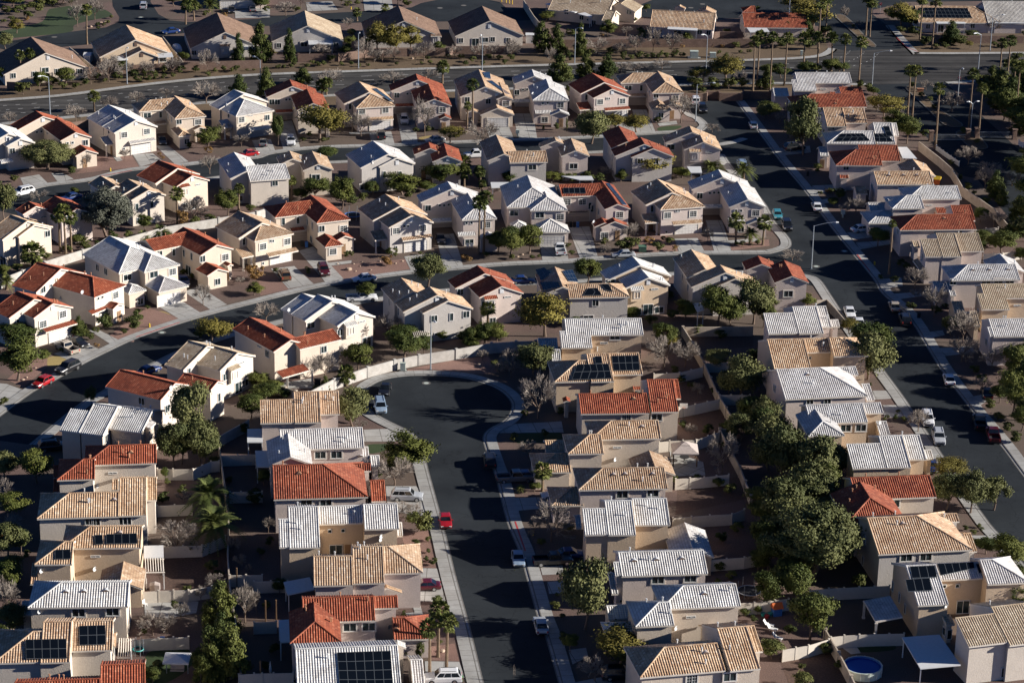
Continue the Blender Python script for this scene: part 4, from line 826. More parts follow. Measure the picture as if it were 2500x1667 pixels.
# ---------------------------------------------------------------- trees: small leaf faces spread through clumps, limbs that taper
def rv(r, s=1.0):
    while True:
        v = Vector((r.uniform(-1, 1), r.uniform(-1, 1), r.uniform(-1, 1)))
        if .02 < v.length <= 1: return v * s
def leafquad(m, p, r, s, asp=.55, droop=0, out=None):
    n = (rv(r) * .95 + out).normalized() if out else rv(r).normalized(); a = n.orthogonal().normalized(); b = n.cross(a); an = r.uniform(0, 6.28)
    a, b = a * math.cos(an) + b * math.sin(an), b * math.cos(an) - a * math.sin(an)
    if droop: a = (a * (1 - droop) + Vector((0, 0, -1)) * droop).normalized(); b = a.cross(n).normalized()
    s *= r.uniform(.7, 1.3); m.face([p - a*s - b*s*asp*.4, p - a*s*.2 - b*s*asp, p + a*s, p - a*s*.2 + b*s*asp])
def limbs(m, r, tips, base=Vector((0, 0, 0)), fork=.3, rad=.035, lean=Vector((0, 0, 0))):
    f = Vector((lean.x, lean.y, fork)); m.tube([base, (base + f) * .5 + rv(r, .01), f], [rad, rad * .8, rad * .7], 7)
    for t in tips:
        mid = f.lerp(t, .5) + Vector((0, 0, .04)) + rv(r, .03); m.tube([f, mid, t], [rad * .5, rad * .33, rad * .12], 5)
def unit(*mbs):
    rs = sorted(math.hypot(v[0], v[1]) for m in mbs for v in m.v); zs = sorted(v[2] for m in mbs for v in m.v)
    k = .5 / rs[int(len(rs) * .985)]; h = 1 / zs[int(len(zs) * .997)]
    for m in mbs: m.v = [(x * k, y * k, z * h) for x, y, z in m.v]
def unit2(c, t):
    n = len(c.v); tmp = MB(); tmp.v = c.v; rs = sorted(math.hypot(v[0], v[1]) for v in c.v); zs = sorted(v[2] for v in c.v)
    k = .5 / rs[int(n * .985)]; h = 1 / zs[int(n * .997)]
    for m in (c, t): m.v = [(x * k, y * k, z * h) for x, y, z in m.v]
def crown_tree(seed, kind, big=False):
    """unit tree: height 1, crown width 1"""
    r = random.Random(seed); t, c = MB(), MB()
    cl = []
    if kind == 'n':
        nlev = 9
        for i in range(nlev):
            z = .12 + .85 * i / (nlev - 1); rad = .48 * (1 - ((z - .12) / .9) ** 1.5) + .04
            for j in range(max(2, int(8 * rad / .4))):
                a = r.uniform(0, 6.28); q = rad * r.uniform(.35, 1.0); cl.append((Vector((q * math.cos(a), q * math.sin(a), z + r.uniform(-.05, .05))), r.uniform(.09, .15), r.uniform(.06, .10)))
        n, s, dr = 130, .032, 0
        t.tube([Vector((0, 0, 0)), Vector((.01, 0, .5)), Vector((0, .01, .95))], [.035, .022, .006], 7)
        for p, a, b in cl[::3]: t.tube([Vector((0, 0, max(.05, p.z - .06))), p], [.010, .004], 4)
    else:
        k = {'g': 24, 'o': 28, 'y': 24, 'e': 34, 's': 12, 'r': 11}[kind] * (3 if big else 1); z0 = {'g': .30, 'o': .28, 'y': .36, 'e': .22, 's': .12, 'r': .12}[kind]
        for i in range(k):
            v = rv(r); v = v.normalized() * (v.length ** .45)
            hz = (1 - z0) / 2
            q_ = r.uniform(.82, 1.12); cl.append((Vector((v.x * .38 * q_, v.y * .38 * q_, z0 + hz + v.z * hz * .80 * q_)), r.choice((.07, .10, .13, .17, .20)) * (.66 if big else 1), r.choice((.06, .08, .11, .14)) * (.7 if big else 1)))
        n, s, dr = {'g': (330, .027, 0), 'o': (360, .026, .4), 'y': (260, .024, .1), 'e': (260, .026, .25), 's': (150, .050, 0), 'r': (130, .050, 0)}[kind]
        if big: s *= .62
        tips = [p for p, a, b in cl if p.z > z0 + .1][:9]; limbs(t, r, tips, fork=z0 * .85, rad=.032 if kind not in 'sr' else .02, lean=Vector((r.uniform(-.05, .05), r.uniform(-.05, .05), 0)))
    for p, a, b in cl:
        for _ in range(int(n * (a / (.085 if big else .13)) ** 1.6)):
            v = Vector((r.gauss(0, .52), r.gauss(0, .52), r.gauss(0, .52)))
            if v.length > 1.7 or v.length < .05: continue
            q = p + Vector((v.x * a, v.y * a, v.z * b))
            if q.z < .02: continue
            leafquad(c, q, r, s, .55, dr, (Vector((v.x, v.y, v.z + .15)).normalized() * .75 + Vector((p.x, p.y, (p.z - .5) * .6)).normalized() * .45))
    unit(c, t) if kind in 'sr' else unit2(c, t)
    return t.mesh('trunk', BARK), c.mesh('crown', LEAF[kind])
def bare_tree(seed):
    r = random.Random(seed); t, c = MB(), MB()
    t.tube([Vector((0, 0, -.01)), Vector((r.uniform(-.02, .02), 0, .12)), Vector((0, 0, .26))], [.032, .026, .022], 6)
    def grow(p, d, l, rad, dep):
        q = p + d * l; mid = p.lerp(q, .5) + rv(r, l * .09)
        (t if dep < 2 else c).tube([p, mid, q], [rad, rad * .85, rad * .7], 4 if dep < 2 else 3, cap=False)
        if dep >= 5: return
        for k in range(3 if dep else 4):
            nd = (d + rv(r, .72) + Vector((d.x, d.y, 0)) * .18 + Vector((0, 0, .10))).normalized(); grow(q if k else mid, nd, l * r.uniform(.70, .92), max(.0050, rad * .60), dep + 1)
    for i in range(4):
        a = 6.28 * i / 4 + r.uniform(-.4, .4); grow(Vector((0, 0, .2 + .03 * i)), Vector((math.cos(a) * .7, math.sin(a) * .7, .8)).normalized(), .22, .017, 0)
    unit2(c, t)
    return t.mesh('trunk', BARK), c.mesh('twigs', TWIG)
def palm_mesh(seed, full=True):
    """crown only, radius 1, centre at origin"""
    r = random.Random(seed); c, k = MB(), MB()
    for i in range(60):
        a = r.uniform(0, 6.28); el = r.uniform(-.8, 1.35); d = Vector((math.cos(a) * math.cos(el), math.sin(a) * math.cos(el), math.sin(el)))
        st = d * r.uniform(.42, .58); side = d.cross(Vector((0, 0, 1)) if abs(d.z) < .95 else Vector((1, 0, 0))).normalized(); nrm = side.cross(d)
        c.tube([Vector((0, 0, 0)), st], [.018, .012], 3, cap=False)
        for j in range(9):
            an = (j - 4) * .27 + r.uniform(-.05, .05); q = d * math.cos(an) + side * math.sin(an); L = r.uniform(.40, .56) * (1 - .05 * abs(j - 4)); w = side * math.cos(an) - d * math.sin(an)
            e = st + q * L + Vector((0, 0, -.12 * L - .02 * abs(j - 4))); m1 = st + q * (L * .55) + nrm * .02
            c.face([st, m1 + w * .07, e, m1 - w * .07])
    for i in range(70):
        a = r.uniform(0, 6.28); z = -r.uniform(.1, .75); rad = .14 + .16 * (1 + z) * r.random(); p = Vector((math.cos(a) * .1, math.sin(a) * .1, z + .3)); q = Vector((math.cos(a) * (rad + .08), math.sin(a) * (rad + .08), z - .05)); s = Vector((-math.sin(a), math.cos(a), 0)) * .07
        k.face([p, q + s, q - Vector((0, 0, .15)), q - s])
    return c.mesh('crown', LEAF['p']), k.mesh('dead_fronds', LEAF['c'])
def date_mesh(seed):
    r = random.Random(seed); c = MB()
    for i in range(64):
        a = r.uniform(0, 6.28); el = r.uniform(-.15, 1.45); pts = []; d = Vector((math.cos(a), math.sin(a), 0)); L = r.uniform(.95, 1.2)
        for j in range(11):
            s = j / 10; pts.append(d * (L * (math.cos(el) * s + .22 * s * s)) + Vector((0, 0, L * (math.sin(el) * s * 1.05 - (.42 + .22 * math.cos(el)) * s ** 2.2))))
        c.tube(pts, [.014 * (1 - j / 11) for j in range(11)], 3, cap=False); sd_ = Vector((-d.y, d.x, 0))
        for j in range(1, 11):
            for sg in (-1, 1):
                for h in (0, .5):
                    p = pts[j].lerp(pts[j - 1], h); t = (pts[j] - pts[j - 1]).normalized(); l = .17 * math.sin(math.pi * min(.93, (j - h) / 10 + .10)) + .03
                    e = p + sd_ * (sg * l) + t * (l * .9) + Vector((0, 0, l * r.uniform(-.25, .25))); c.face([p - t * .030, e, p + t * .030])
    return c.mesh('crown', LEAF['p'])
BIG = {k: [crown_tree(900 + i * 7 + ord(k), k, True) for i in range(2)] for k in 'goe'}
TREES = {k: [crown_tree(i * 17 + ord(k), k) for i in range(n)] for k, n in {'g': 4, 'o': 4, 'y': 3, 'e': 1, 'n': 4, 's': 4, 'r': 2}.items()}
BARE = [bare_tree(40 + i) for i in range(5)]
PALM = [palm_mesh(60 + i) for i in range(3)]; DATE = [date_mesh(80 + i) for i in range(2)]
def trunk_palm(rad, h, taper):
    m = MB(); n = 16; r = random.Random(int(h * 100)); b = r.uniform(-.25, .25)
    m.tube([Vector((b * (i / n) ** 2, 0, i / n * h)) for i in range(n + 1)], [rad * (1.35 if i == 0 else 1.0 + (.06 if i % 2 else -.04)) * (1 - taper * i / n) for i in range(n + 1)], 8); return m.mesh('trunk', PALMBARK), b
NAME = {'g': ('leafy_tree', 'dark green bushy tree', 'tree'), 'o': ('olive_tree', 'olive green feathery tree', 'tree'), 'y': ('palo_verde', 'yellow-green spreading tree', 'tree'), 'e': ('grey_tree', 'large grey-green tree', 'tree'), 'n': ('pine_tree', 'dark green pine tree', 'tree'),
        'b': ('bare_tree', 'bare grey leafless tree', 'tree'), 'p': ('fan_palm', 'fan palm with ball crown', 'palm'), 'd': ('date_palm', 'feathery low date palm', 'palm'), 's': ('shrub', 'rounded green shrub', 'shrub'), 'r': ('rust_shrub', 'orange-brown shrub', 'shrub')}
PLANTS = []
def plant(t, kind, bx, by, top, wd, yoff=0):
    g = GT(t, bx, by); k = ppm(g); r = random.Random(int(bx * 7 + by * 13 + t))
    # height: the point above g whose image row is 'top'
    yt = S(t, bx, top)[1]; lo, hi = .2, 40
    for _ in range(40):
        mid = (lo + hi) / 2
        if pix((g.x, g.y, mid))[1] > yt: lo = mid
        else: hi = mid
    h = lo; w = wd * KZ / k; nm = NAME[kind][0]; i = r.randrange(99)
    if kind in 'pd':
        rad = w / 2 * (1.14 if kind == 'p' else 1.12); th_ = max(.3, h - rad * .75); tm, b = trunk_palm(.24 if kind == 'p' else .34, th_, .35)
        root = thing(nm, g, rz=r.uniform(0, 6.28)); link('trunk', tm, root)
        if kind == 'p':
            c, s = PALM[i % 3]; link('crown', c, root, (b, 0, th_), r.uniform(0, 6), (rad,) * 3); link('dead_fronds', s, root, (b, 0, th_ - .1), 0, (rad * .75,) * 3)
        else: link('crown', DATE[i % 2], root, (b, 0, th_), r.uniform(0, 6), (rad,) * 3)
    else:
        if kind == 'b': tm, cm = BARE[i % 5]; w *= 1.12
        else: L = BIG[kind] if kind in BIG and w > 9 else TREES[kind]; tm, cm = L[i % len(L)]; w *= 1.10
        if kind in 'goye': h = max(h, w * .55)
        root = thing(nm, g, rz=r.uniform(0, 6.28), scale=(w, w, h)); link('trunk', tm, root); link('twigs' if kind == 'b' else 'crown', cm, root)
    root['category'] = NAME[kind][2]; PLANTS.append((kind, root, g, h, w)); return root
def plants(t, s):
    for e in s.split(';'):
        k = e.split(); 
        if len(k) == 2: x, y, wd = map(float, k[1].split(',')); plant(t, k[0], x, y, y - wd * .75, wd)
        elif len(k) >= 3:
            x, y, top, wd = map(float, k[1].split(',') + k[2].split(',')); plant(t, k[0], x, y, top, wd)
plants(0, "p 780,400 45,110;p 1665,220 0,110;p 1740,185 5,110;d 1880,110 -20,150;p 190,745 455,100;p 280,735 440,100;p 845,1005 815,115;b 695,240 40,160;b 850,180 0,150;b 975,735 540,200;b 815,755 600,140;b 1315,690 540,140;b 1550,670 520,140;b 1150,700 560,130;b 1860,655 440,170;b 1850,930 740,260;b 975,1010 860,150;b 680,1090 950,190;b 90,1110 1010,150;b 1230,930 825,150;b 1490,880 800,130;b 2010,1250 1100,130;b 2165,1320 1200,130;b 775,1545 1360,90;b 1120,1440 1340,110;b 1880,1560 1400,180;g 590,770 610,160;g 360,820 640,120;n 2140,590 300,120;n 2140,880 670,200;r 130,740 680,80;g 20,740 610,90;o 50,440 300,140;g 1650,560 470,90;o 430,1520 1290,420;g 1860,1330 1140,220")
plants(0, "s 685,800,70;s 1200,700,100;s 1300,680,90;s 1375,680,70;s 1470,655,80;s 1240,740,80;s 1320,735,80;s 1400,715,60;s 1475,710,60;s 1550,700,60;s 210,850,140;s 450,815,60;s 215,110,90;s 280,80,80;s 360,60,110;s 430,30,60;s 520,20,80;s 100,190,60;r 240,190,50;s 30,210,50;s 650,1550,80;r 1430,1400,40;r 1455,1435,50;s 1700,1330,70;r 1870,1380,80;s 1930,655,60;s 2000,640,60;s 2080,650,60;s 2215,640,30;s 2275,640,30;s 880,270,40;s 930,240,40;s 1680,620,70;s 940,740,50")
plants(1, "n 60,550 210,200;n 320,560 260,130;n 110,870 610,190;n 435,760 610,170;b 990,560 340,170;y 1110,490 200,240;y 1270,500 220,220;y 1400,470 230,220;b 600,520 400,170;b 720,480 410,110;b 1525,550 370,180;b 2000,525 400,140;b 2310,520 360,150;b 1260,540 430,110;b 680,790 630,260;b 1250,760 650,220;b 1570,720 630,180;p 1690,750 555,130;p 610,850 720,130;p 650,855 700,110;y 590,1270 930,420;g 215,1310 1040,110;b 960,1240 990,190;b 1530,1220 890,200;p 1910,1190 920,80;p 1960,1160 715,120;y 1760,1290 1130,230;b 2050,1330 1090,300;p 925,190 75,90;p 1170,110 40,80;b 285,145 20,180;p 1880,1620 1400,140;p 2020,1620 1490,110;g 650,1440 1320,200;b 880,1190 1040,110")
plants(1, "s 435,1275,60;s 660,1265,40;s 500,1225,60;s 400,540,40;s 480,610,50;s 570,600,60;s 330,610,50;s 270,615,45;s 1740,520,50;s 1860,530,60;s 1555,540,50;s 1800,480,50;s 210,620,40;s 360,590,50;s 520,580,50;s 780,590,50;s 870,590,50;s 940,600,40;s 1500,580,40;s 1580,580,50;s 1020,600,40;s 1280,590,40;s 1450,1190,60;s 1560,1180,70;s 1590,1175,50;s 2100,530,60;s 2200,540,60;s 620,1280,60;s 230,610,40;s 1350,50,70")
plants(2, "n 300,460 195,180;n 440,470 220,160;n 650,510 210,110;n 470,720 490,220;n 700,690 490,190;n 890,700 490,180;b 800,490 350,230;b 1145,495 310,170;b 1300,480 230,140;b 1470,480 300,170;g 890,330 190,150;d 1200,320 260,100;d 1600,360 290,110;b 1130,640 570,230;b 1750,740 620,220;y 1960,740 510,340;y 1700,740 600,220;p 2195,820 325,110;p 2230,800 280,140;n 2320,800 590,110;b 1550,1105 860,210;o 750,1290 1000,300;y 960,1180 1030,200;y 1150,1190 1040,260;o 2300,1080 930,140;b 1830,1190 1110,150;y 1290,1590 1430,420;b 870,1560 1500,130;d 1830,1568 1420,230;d 2110,1600 1450,180;g 550,850 760,70;g 345,190 100,130;s 430,1170 1105,60;s 525,1190 1060,25;s 320,1180 1120,25;b 30,530 400,150;g 1640,1530 1420,130;b 2080,780 640,130")
plants(2, "s 1030,535,60;s 1100,535,60;s 1170,530,60;s 1240,525,60;s 1300,520,60;s 1360,525,60;s 1420,520,60;s 1490,520,60;s 1560,515,60;s 1040,505,60;s 1190,500,50;s 1380,500,60;s 1500,490,60;s 2040,430,70;s 2110,420,60;r 1830,425,40;r 1870,420,40;r 1925,430,40;s 1990,415,40;s 2180,430,60;s 2085,480,40;s 2160,480,50;r 1560,440,50;s 1340,1100,70;s 1680,800,140;s 1830,800,140;s 1980,800,140;s 2090,790,120;s 2260,800,120;s 1750,830,60;s 560,545,40;s 700,545,40;s 860,540,40;s 540,520,90;s 740,510,90;s 920,500,90;r 840,335,50;s 940,480,80")
plants(3, "p 70,810 290,110;p 200,770 290,110;p 370,640 290,130;p 495,640 290,110;p 620,640 290,120;p 730,640 310,110;p 865,780 330,120;p 505,440 -20,120;p 570,320 -60,110;p 930,320 -60,120;p 965,330 -30,120;p 1415,360 -60,120;p 1525,435 -40,120;p 1305,1040 590,120;p 1345,1080 590,120;p 1555,1330 750,120;p 1850,1170 615,120;p 1940,1240 750,110;p 2130,670 345,110;p 2205,640 320,110;p 2245,920 550,110;p 2275,1040 560,110;y 450,270 20,380;y 300,130 -20,300;y 1250,250 30,320;n 1690,400 190,190;g 240,320 190,90;n 400,330 190,140;g 60,690 580,150;g 170,700 570,160;g 390,660 560,150;g 470,660 570,130;g 610,660 530,170;g 700,660 560,160;y 1090,1090 850,320;y 1010,970 880,180;g 1300,1290 1050,230;g 1200,1180 1000,230;o 370,1390 880,340;b 160,1120 1020,90;b 740,190 60,80;b 875,250 190,70;b 1700,1000 840,230;b 1850,1480 1320,220;b 2040,1568 1470,250;g 60,1040 930,200;b 150,910 800,140;n 2120,900 620,250;n 2230,1010 700,280;n 2060,780 590,160;g 2330,720 540,200;n 2330,1200 1030,220;b 2080,300 180,130;y 1860,440 370,70;o 1880,350 270,120;b 1470,810 720,120;g 1000,850 780,120;b 230,1040 950,90;b 1180,1060 960,160")
plants(3, "s 880,790,90;s 950,820,90;s 1350,790,70;s 1430,870,60;s 1500,910,60;s 1550,980,60;s 1460,1230,90;s 1800,1200,80;s 1930,1290,60;s 820,250,40;s 430,450,110;s 560,390,60;s 1110,130,60;s 1480,420,120;s 1780,410,120;s 60,420,120;s 160,430,120;s 250,420,120;s 2000,800,160;s 2100,1000,160;s 2290,560,110;s 2200,620,130;s 1560,440,60;s 1640,440,80;s 2080,420,60;s 2200,430,70;s 500,1520,70;s 1690,1480,60")
plants(4, "o 40,480 130,210;e 960,630 190,420;p 540,760 360,150;p 590,770 330,150;p 640,755 390,140;p 290,880 680,230;p 1590,510 175,140;p 2140,380 145,110;g 2040,430 210,210;r 1650,520 380,110;b 1740,480 290,250;d 1430,620 510,170;d 1280,650 560,150;g 130,1600 1450,370;n 710,1510 1330,150;r 2290,1000 870,170;g 2280,1140 1040,160;b 2160,1040 980,100;b 1820,1230 1050,180;y 1900,1560 1350,320;d 60,1090 960,150;b 2340,1300 1220,100;b 350,290 210,170;b 20,870 760,170;g 670,260 180,80;g 690,680 600,140;d 750,680 610,110")
plants(4, "s 925,1450,170;s 1235,1390,150;s 1190,1440,140;s 1110,1490,60;s 800,1540,80;s 1320,1270,50;s 650,60,80;s 130,130,80;s 1650,960,70;s 1720,990,60;s 860,1480,70;s 660,1470,70")
plants(5, "p 340,300 80,100;p 1885,170 -20,140;p 2030,190 -10,110;g 560,290 90,260;g 790,370 100,230;g 1330,240 60,300;g 1700,160 30,360;g 1550,210 130,160;p 2015,770 255,150;p 2060,760 215,150;g 2190,770 580,200;g 2300,810 560,210;o 1560,1070 770,290;g 1010,1190 1030,160;p 2095,1420 1200,150;g 1330,1600 1420,280;g 1520,1580 1480,140;b 1200,1520 1310,260;g 1960,1600 1430,170;g 2060,1590 1390,170;g 2170,1580 1400,180;b 110,1380 1220,230;b 970,1590 1360,190;b 2150,240 160,120;p 2040,280 110,80;b 450,250 150,90;p 2280,30 -80,100")
plants(5, "s 1240,800,110;s 870,790,60;r 1880,830,70;r 1930,840,60;r 1195,870,110;s 490,950,40;s 2240,700,90;s 1490,780,40;s 2080,800,60;s 60,290,60")
plants(6, "g 20,790 530,190;g 190,770 520,230;b 1085,660 500,190;p 2040,690 410,160;p 2285,690 430,150;d 2170,690 530,150;b 1790,680 510,120;g 710,1040 820,240;y 330,1510 1140,430;g 1880,1420 1080,350;o 2200,1400 1020,320;g 2000,1440 1170,260;g 1590,1360 1200,200;b 880,90 10,110;b 370,220 130,130;g 400,130 40,150;o 1060,1350 1280,120;g 1400,1600 1400,210;g 1560,90 0,160;g 2290,1430 1200,180;b 560,60 -10,80")
plants(6, "s 870,690,80;s 1020,750,130;s 1110,750,160;b 870,790 690,110;r 1260,690,90;s 1340,750,110;s 1450,690,90;r 1500,750,70;s 540,720,60;s 570,785,60;s 215,820,50;s 280,805,40;s 1390,650,50;s 2100,700,60;s 2240,690,60;s 2050,700,50;s 40,820,60;s 720,130,130;s 560,130,110")
plants(7, "p 1140,950 470,80;b 840,430 250,170;g 1040,710 540,190;b 1370,1080 900,230;b 1540,1340 1060,250;b 1800,1570 1280,280;g 980,1680 1400,400;y 780,1490 1360,180;b 270,830 740,220;g 1960,490 360,150;b 2000,180 0,200;n 2090,270 30,180;n 2150,330 190,110;n 2290,470 250,170;b 2080,530 380,220;g 2150,780 570,260;g 2260,660 480,260;g 640,350 270,110;g 30,1180 1060,120;g 110,1260 1150,140;g 220,1250 1165,140;b 1380,1180 1090,130;b 740,420 330,110;g 700,280 210,90;o 1690,1500 1330,150;g 1980,700 560,160;b 2240,160 40,180;g 2320,830 720,160")
plants(7, "s 520,240,45;s 610,230,60;s 660,230,60;s 710,225,60;r 580,225,50;s 1290,920,90;s 500,40,50;s 1060,1000,60;s 850,310,60;s 1640,1260,60;s 2000,350,60;s 1900,250,60")
plants(8, "g 160,400 10,390;g 390,235 130,120;o 1720,1010 420,330;o 1800,1160 750,310;o 1560,1180 780,280;o 1830,1160 860,260;g 330,1320 1010,310;g 130,1610 1400,270;o 820,620 450,100;g 2250,750 530,240;d 1880,1640 1280,380;r 865,110,60;s 1470,1500,130;g 1630,1150 830,240;s 2290,1490,150;b 1640,1480 1400,140;s 270,330,40")
plants(9, "p 830,450 270,180;g 930,310 80,250;b 640,380 170,260;n 640,495 360,100;g 1350,220 -30,320;g 1520,170 0,140;g 100,570 430,260;o 880,810 470,330;g 1370,1200 910,440;b 1260,1340 1110,320;g 1950,110 0,170;g 2080,60 -60,180;b 2300,370 180,220;b 950,850 760,130;b 2180,330 250,120;s 40,1500,120;b 1330,1568 1500,200;s 1230,1200,120;g 290,560 480,120")
plants(10, "o 240,390 75,310;b 270,740 370,350;b 1400,290 10,320;b 1590,280 60,240;y 1440,100 -10,170;o 2080,550 190,400;g 2180,770 550,270;p 310,1390 1145,170;b 190,1100 950,190;b 1920,1250 900,290;o 2080,960 700,260;g 240,1400 1310,110;d 110,1400 1330,80;b 30,260 120,190;g 1500,1350 1250,70;b 2250,500 350,120;o 1980,560 300,200;g 2260,1500 1380,260")
plants(11, "o 950,390 -20,390;b 1400,860 670,210;s 1120,740,45;s 1270,770,60;s 1200,750,60;s 975,450,40;o 80,1020 710,330;o 160,1300 810,430;o 500,1370 900,430;o 640,1270 1000,330;o 250,1250 960,260;o 350,1660 1390,620;g 2250,720 330,330;g 2250,420 90,270;b 1790,230 0,250;o 1660,1560 1230,310;o 1870,1590 1210,280;o 2080,1560 1260,260;y 1690,1290 1170,340;b 1830,240 130,140;g 2290,560 300,250;g 40,1540 1400,180;b 1970,500 380,160;s 1220,690,40;s 1100,760,40;g 2330,850 640,200")
plants(12, "b 60,310 80,290;g 190,410 190,150;g 90,780 500,270;b 60,920 680,250;b 110,1070 900,230;g 100,1580 1370,270;b 1580,420 130,340;b 1940,720 600,200;n 1980,1080 660,340;n 1880,1530 1060,300;n 2070,1530 1030,340;b 2200,1020 700,240;b 1370,1140 950,260;d 1930,350 -10,390;b 2230,590 500,60;g 1370,1560 1420,160;b 30,1290 1080,160;n 1990,1310 940,260;b 2090,420 260,130;r 20,420 200,150;b 1800,830 700,120")
plants(13, "s 1470,210,240;b 1440,90 -30,200;b 1430,650 390,160;p 1575,1500 1000,190;p 1650,1330 830,200;p 1725,1480 950,190;s 1595,510,60;s 1560,400,50;s 1390,1050 960,55;s 1450,1085 980,60;s 1345,1000 915,55;s 1490,1360 1200,80;b 130,220 70,110;b 20,960 760,90;s 1640,850,90;s 1480,520,70;s 1540,480,60;b 2330,1550 1400,20;s 1420,1090,40;s 1500,1260,60")
plants(14, "b 390,300 -30,390;y 540,220 140,130;o 690,1090 490,430;y 1010,1400 1080,500;b 780,1550 1330,310;g 2240,950 870,80;b 200,300 180,60;s 490,990,60;g 2290,160 -60,260;g 2340,300 60,200;s 440,800,50;s 60,560,10;b 240,220 90,120;s 2130,960,60")
plants(15, "o 460,620 0,760;o 250,360 -60,420;o 640,540 230,380;g 430,1180 780,390;g 300,870 530,350;s 90,1350 1190,230;s 880,710,160;g 2010,410 270,220;g 2180,520 280,340;g 2260,800 530,260;s 1825,195,55;s 1890,235,60;s 1945,175,50;s 1970,205,45;s 560,1310,130;s 700,1440,110;s 370,1620,190;g 30,900 600,260;g 20,380 100,300;s 250,1130,110;s 360,1450,70;g 2290,980 700,200")

plants(3, "g 2430,820 560,330;n 2440,960 640,330;g 2470,1130 850,380;g 2520,1330 1000,420;g 2560,1500 1180,420;g 2380,760 560,220;n 2260,880 620,240;g 2170,1080 800,260;n 2560,900 560,300;g 2290,1160 960,260;g 2640,1200 760,420;g 2640,1420 980,420")
plants(7, "g 2420,160 -160,420;g 2460,330 30,380;g 2430,520 230,330;o 2380,660 430,280;g 2560,100 -260,420;g 2420,900 640,300")
plants(11, "g 2380,540 200,340;g 2420,330 40,330;o 2400,760 480,300;g 2130,600 440,170;g 2310,300 90,260;b 2060,300 120,200;s 1900,330,90;s 1960,420,100;s 2050,650,110;s 2120,760,100;s 2200,860,110;s 2280,950,120")
plants(0, "g 120,60 -60,220;g 300,30 -80,200;s 470,60,110;s 160,130,100;g 560,30 -70,180;s 330,110,110;s 60,130,100;b 640,60 -40,120;s 250,170,90;s 110,250,60;s 620,40,90;g 1560,60 -60,150;b 1980,60 -60,130;s 1850,150,70;s 1700,120,60;s 1780,90,70;r 2020,150,50;s 880,240,50;s 960,220,50;s 1000,170,40")
plants(1, "g 60,90 -20,150;s 110,110,70;s 380,110,70;b 420,70 -60,120;g 780,40 -60,120;s 850,70,80;s 930,50,70;g 1290,40 -80,130;s 1390,60,60;b 840,250 170,110;s 880,330,90;s 1020,440,120;g 860,420 330,130;b 780,480 400,120;b 1150,560 440,150;b 1450,560 420,120;b 1800,520 410,130;b 2150,520 400,140;s 1120,540,60;s 1700,580,60;s 1900,590,60;s 2050,590,60;s 2250,580,60;s 2300,540,70")
plants(2, "g 60,330 250,120;s 420,300,70;s 560,330,90;g 620,170 90,80;b 1060,330 240,110;s 1130,200,60;s 1180,300,70;b 1020,500 380,150;b 640,480 370,130;s 2230,100,60;b 380,560 430,110;s 1890,490,50;s 1960,520,60;b 1380,620 540,180;b 1010,640 560,160;g 1240,110 40,70;s 1960,310,70;g 2300,330 250,110")
plants(3, "g 200,300 200,130;s 330,330,90;g 560,330 230,130;s 640,380,90;s 1380,330,120;g 1330,260 90,220;s 1900,270,90;g 2080,210 60,150;b 2200,270 170,120;s 2300,250,90;s 2360,330,80;b 1500,250 130,110;s 1180,180,90;s 1240,300,80;s 2050,380,60")

plants(11, "o 60,1210 900,350;o 430,1580 1150,430;g 20,900 640,280;g 560,1480 1150,330")
plants(15, "o 160,190 -260,400;o 760,430 120,300;g 330,620 250,360;g 60,560 250,330;g 200,740 450,280")
plants(12, "o 70,440 150,320;g 60,640 440,300;b 20,810 560,260;o 110,1130 860,260;g 20,1320 1080,260;b 150,1010 850,220;s 250,440,80;s 1440,500,60;s 1500,420,80;s 1680,760,80;s 1900,560,120;s 1960,640,100;b 1620,1000 860,160;b 1500,1120 960,180;s 1300,1130,70;g 1800,1560 1300,200;s 1420,1450,110;s 1340,1540,110")
plants(8, "o 40,1260 1040,250;b 30,1530 1290,230;s 1500,1330,70;s 1450,1480,70;g 1480,1290 1180,80;s 1800,1240,90;s 1930,1160,110;g 2200,900 780,90;s 2060,1320,80;s 1640,1420,110;s 560,150,60;s 30,620,90")
plants(9, "g 180,520 400,160;s 560,500,80;s 700,440,80;g 40,480 330,200;s 990,690,60;s 860,780,80;s 2250,300,90;s 2150,280,80;b 2050,220 130,110;s 1100,1290,90;s 1280,1150,80;s 60,1160,110;g 90,1340 1200,130")
plants(10, "s 1560,420,90;s 1640,470,80;s 1840,520,70;s 1560,830,80;s 1800,880,110;s 1950,1020,90;s 1700,1290,70;s 1880,1360,110;s 2000,1420,120;g 1980,900 740,160;s 480,700,80;s 60,940,90;s 330,900,80;s 150,720,70;g 2240,300 130,180;s 1500,330,80;o 1880,300 130,220;s 2280,640,110;o 2300,860 560,240")
plants(13, "s 150,330,90;s 60,420,80;g 230,760 640,130;s 120,900,90;s 260,1100,80;s 180,1300,110;s 100,1450,100;s 1450,330,70;s 1560,300,60;s 1620,480,50;s 1380,1330,90;s 1440,1260,80;s 1660,1220,70")
plants(14, "s 1500,250,80;s 1620,220,90;s 1900,300,110;s 2050,220,120;s 1900,560,110;s 2000,640,100;g 2240,560 400,200;s 1880,700,80;s 2120,970,90;s 2200,1020,80;s 300,330,80;s 260,520,60;s 420,900,90;s 500,1180,90;g 560,1290 1130,140")
plants(6, "s 600,1420,120;s 1480,1360,110;g 1120,1370 1250,130;s 1280,1400,110;s 1700,1500,120;s 1900,1540,110;g 560,1180 1040,150;s 1450,1170,90;s 700,130,110;s 480,120,100;s 820,130,110;g 1010,130 20,110")
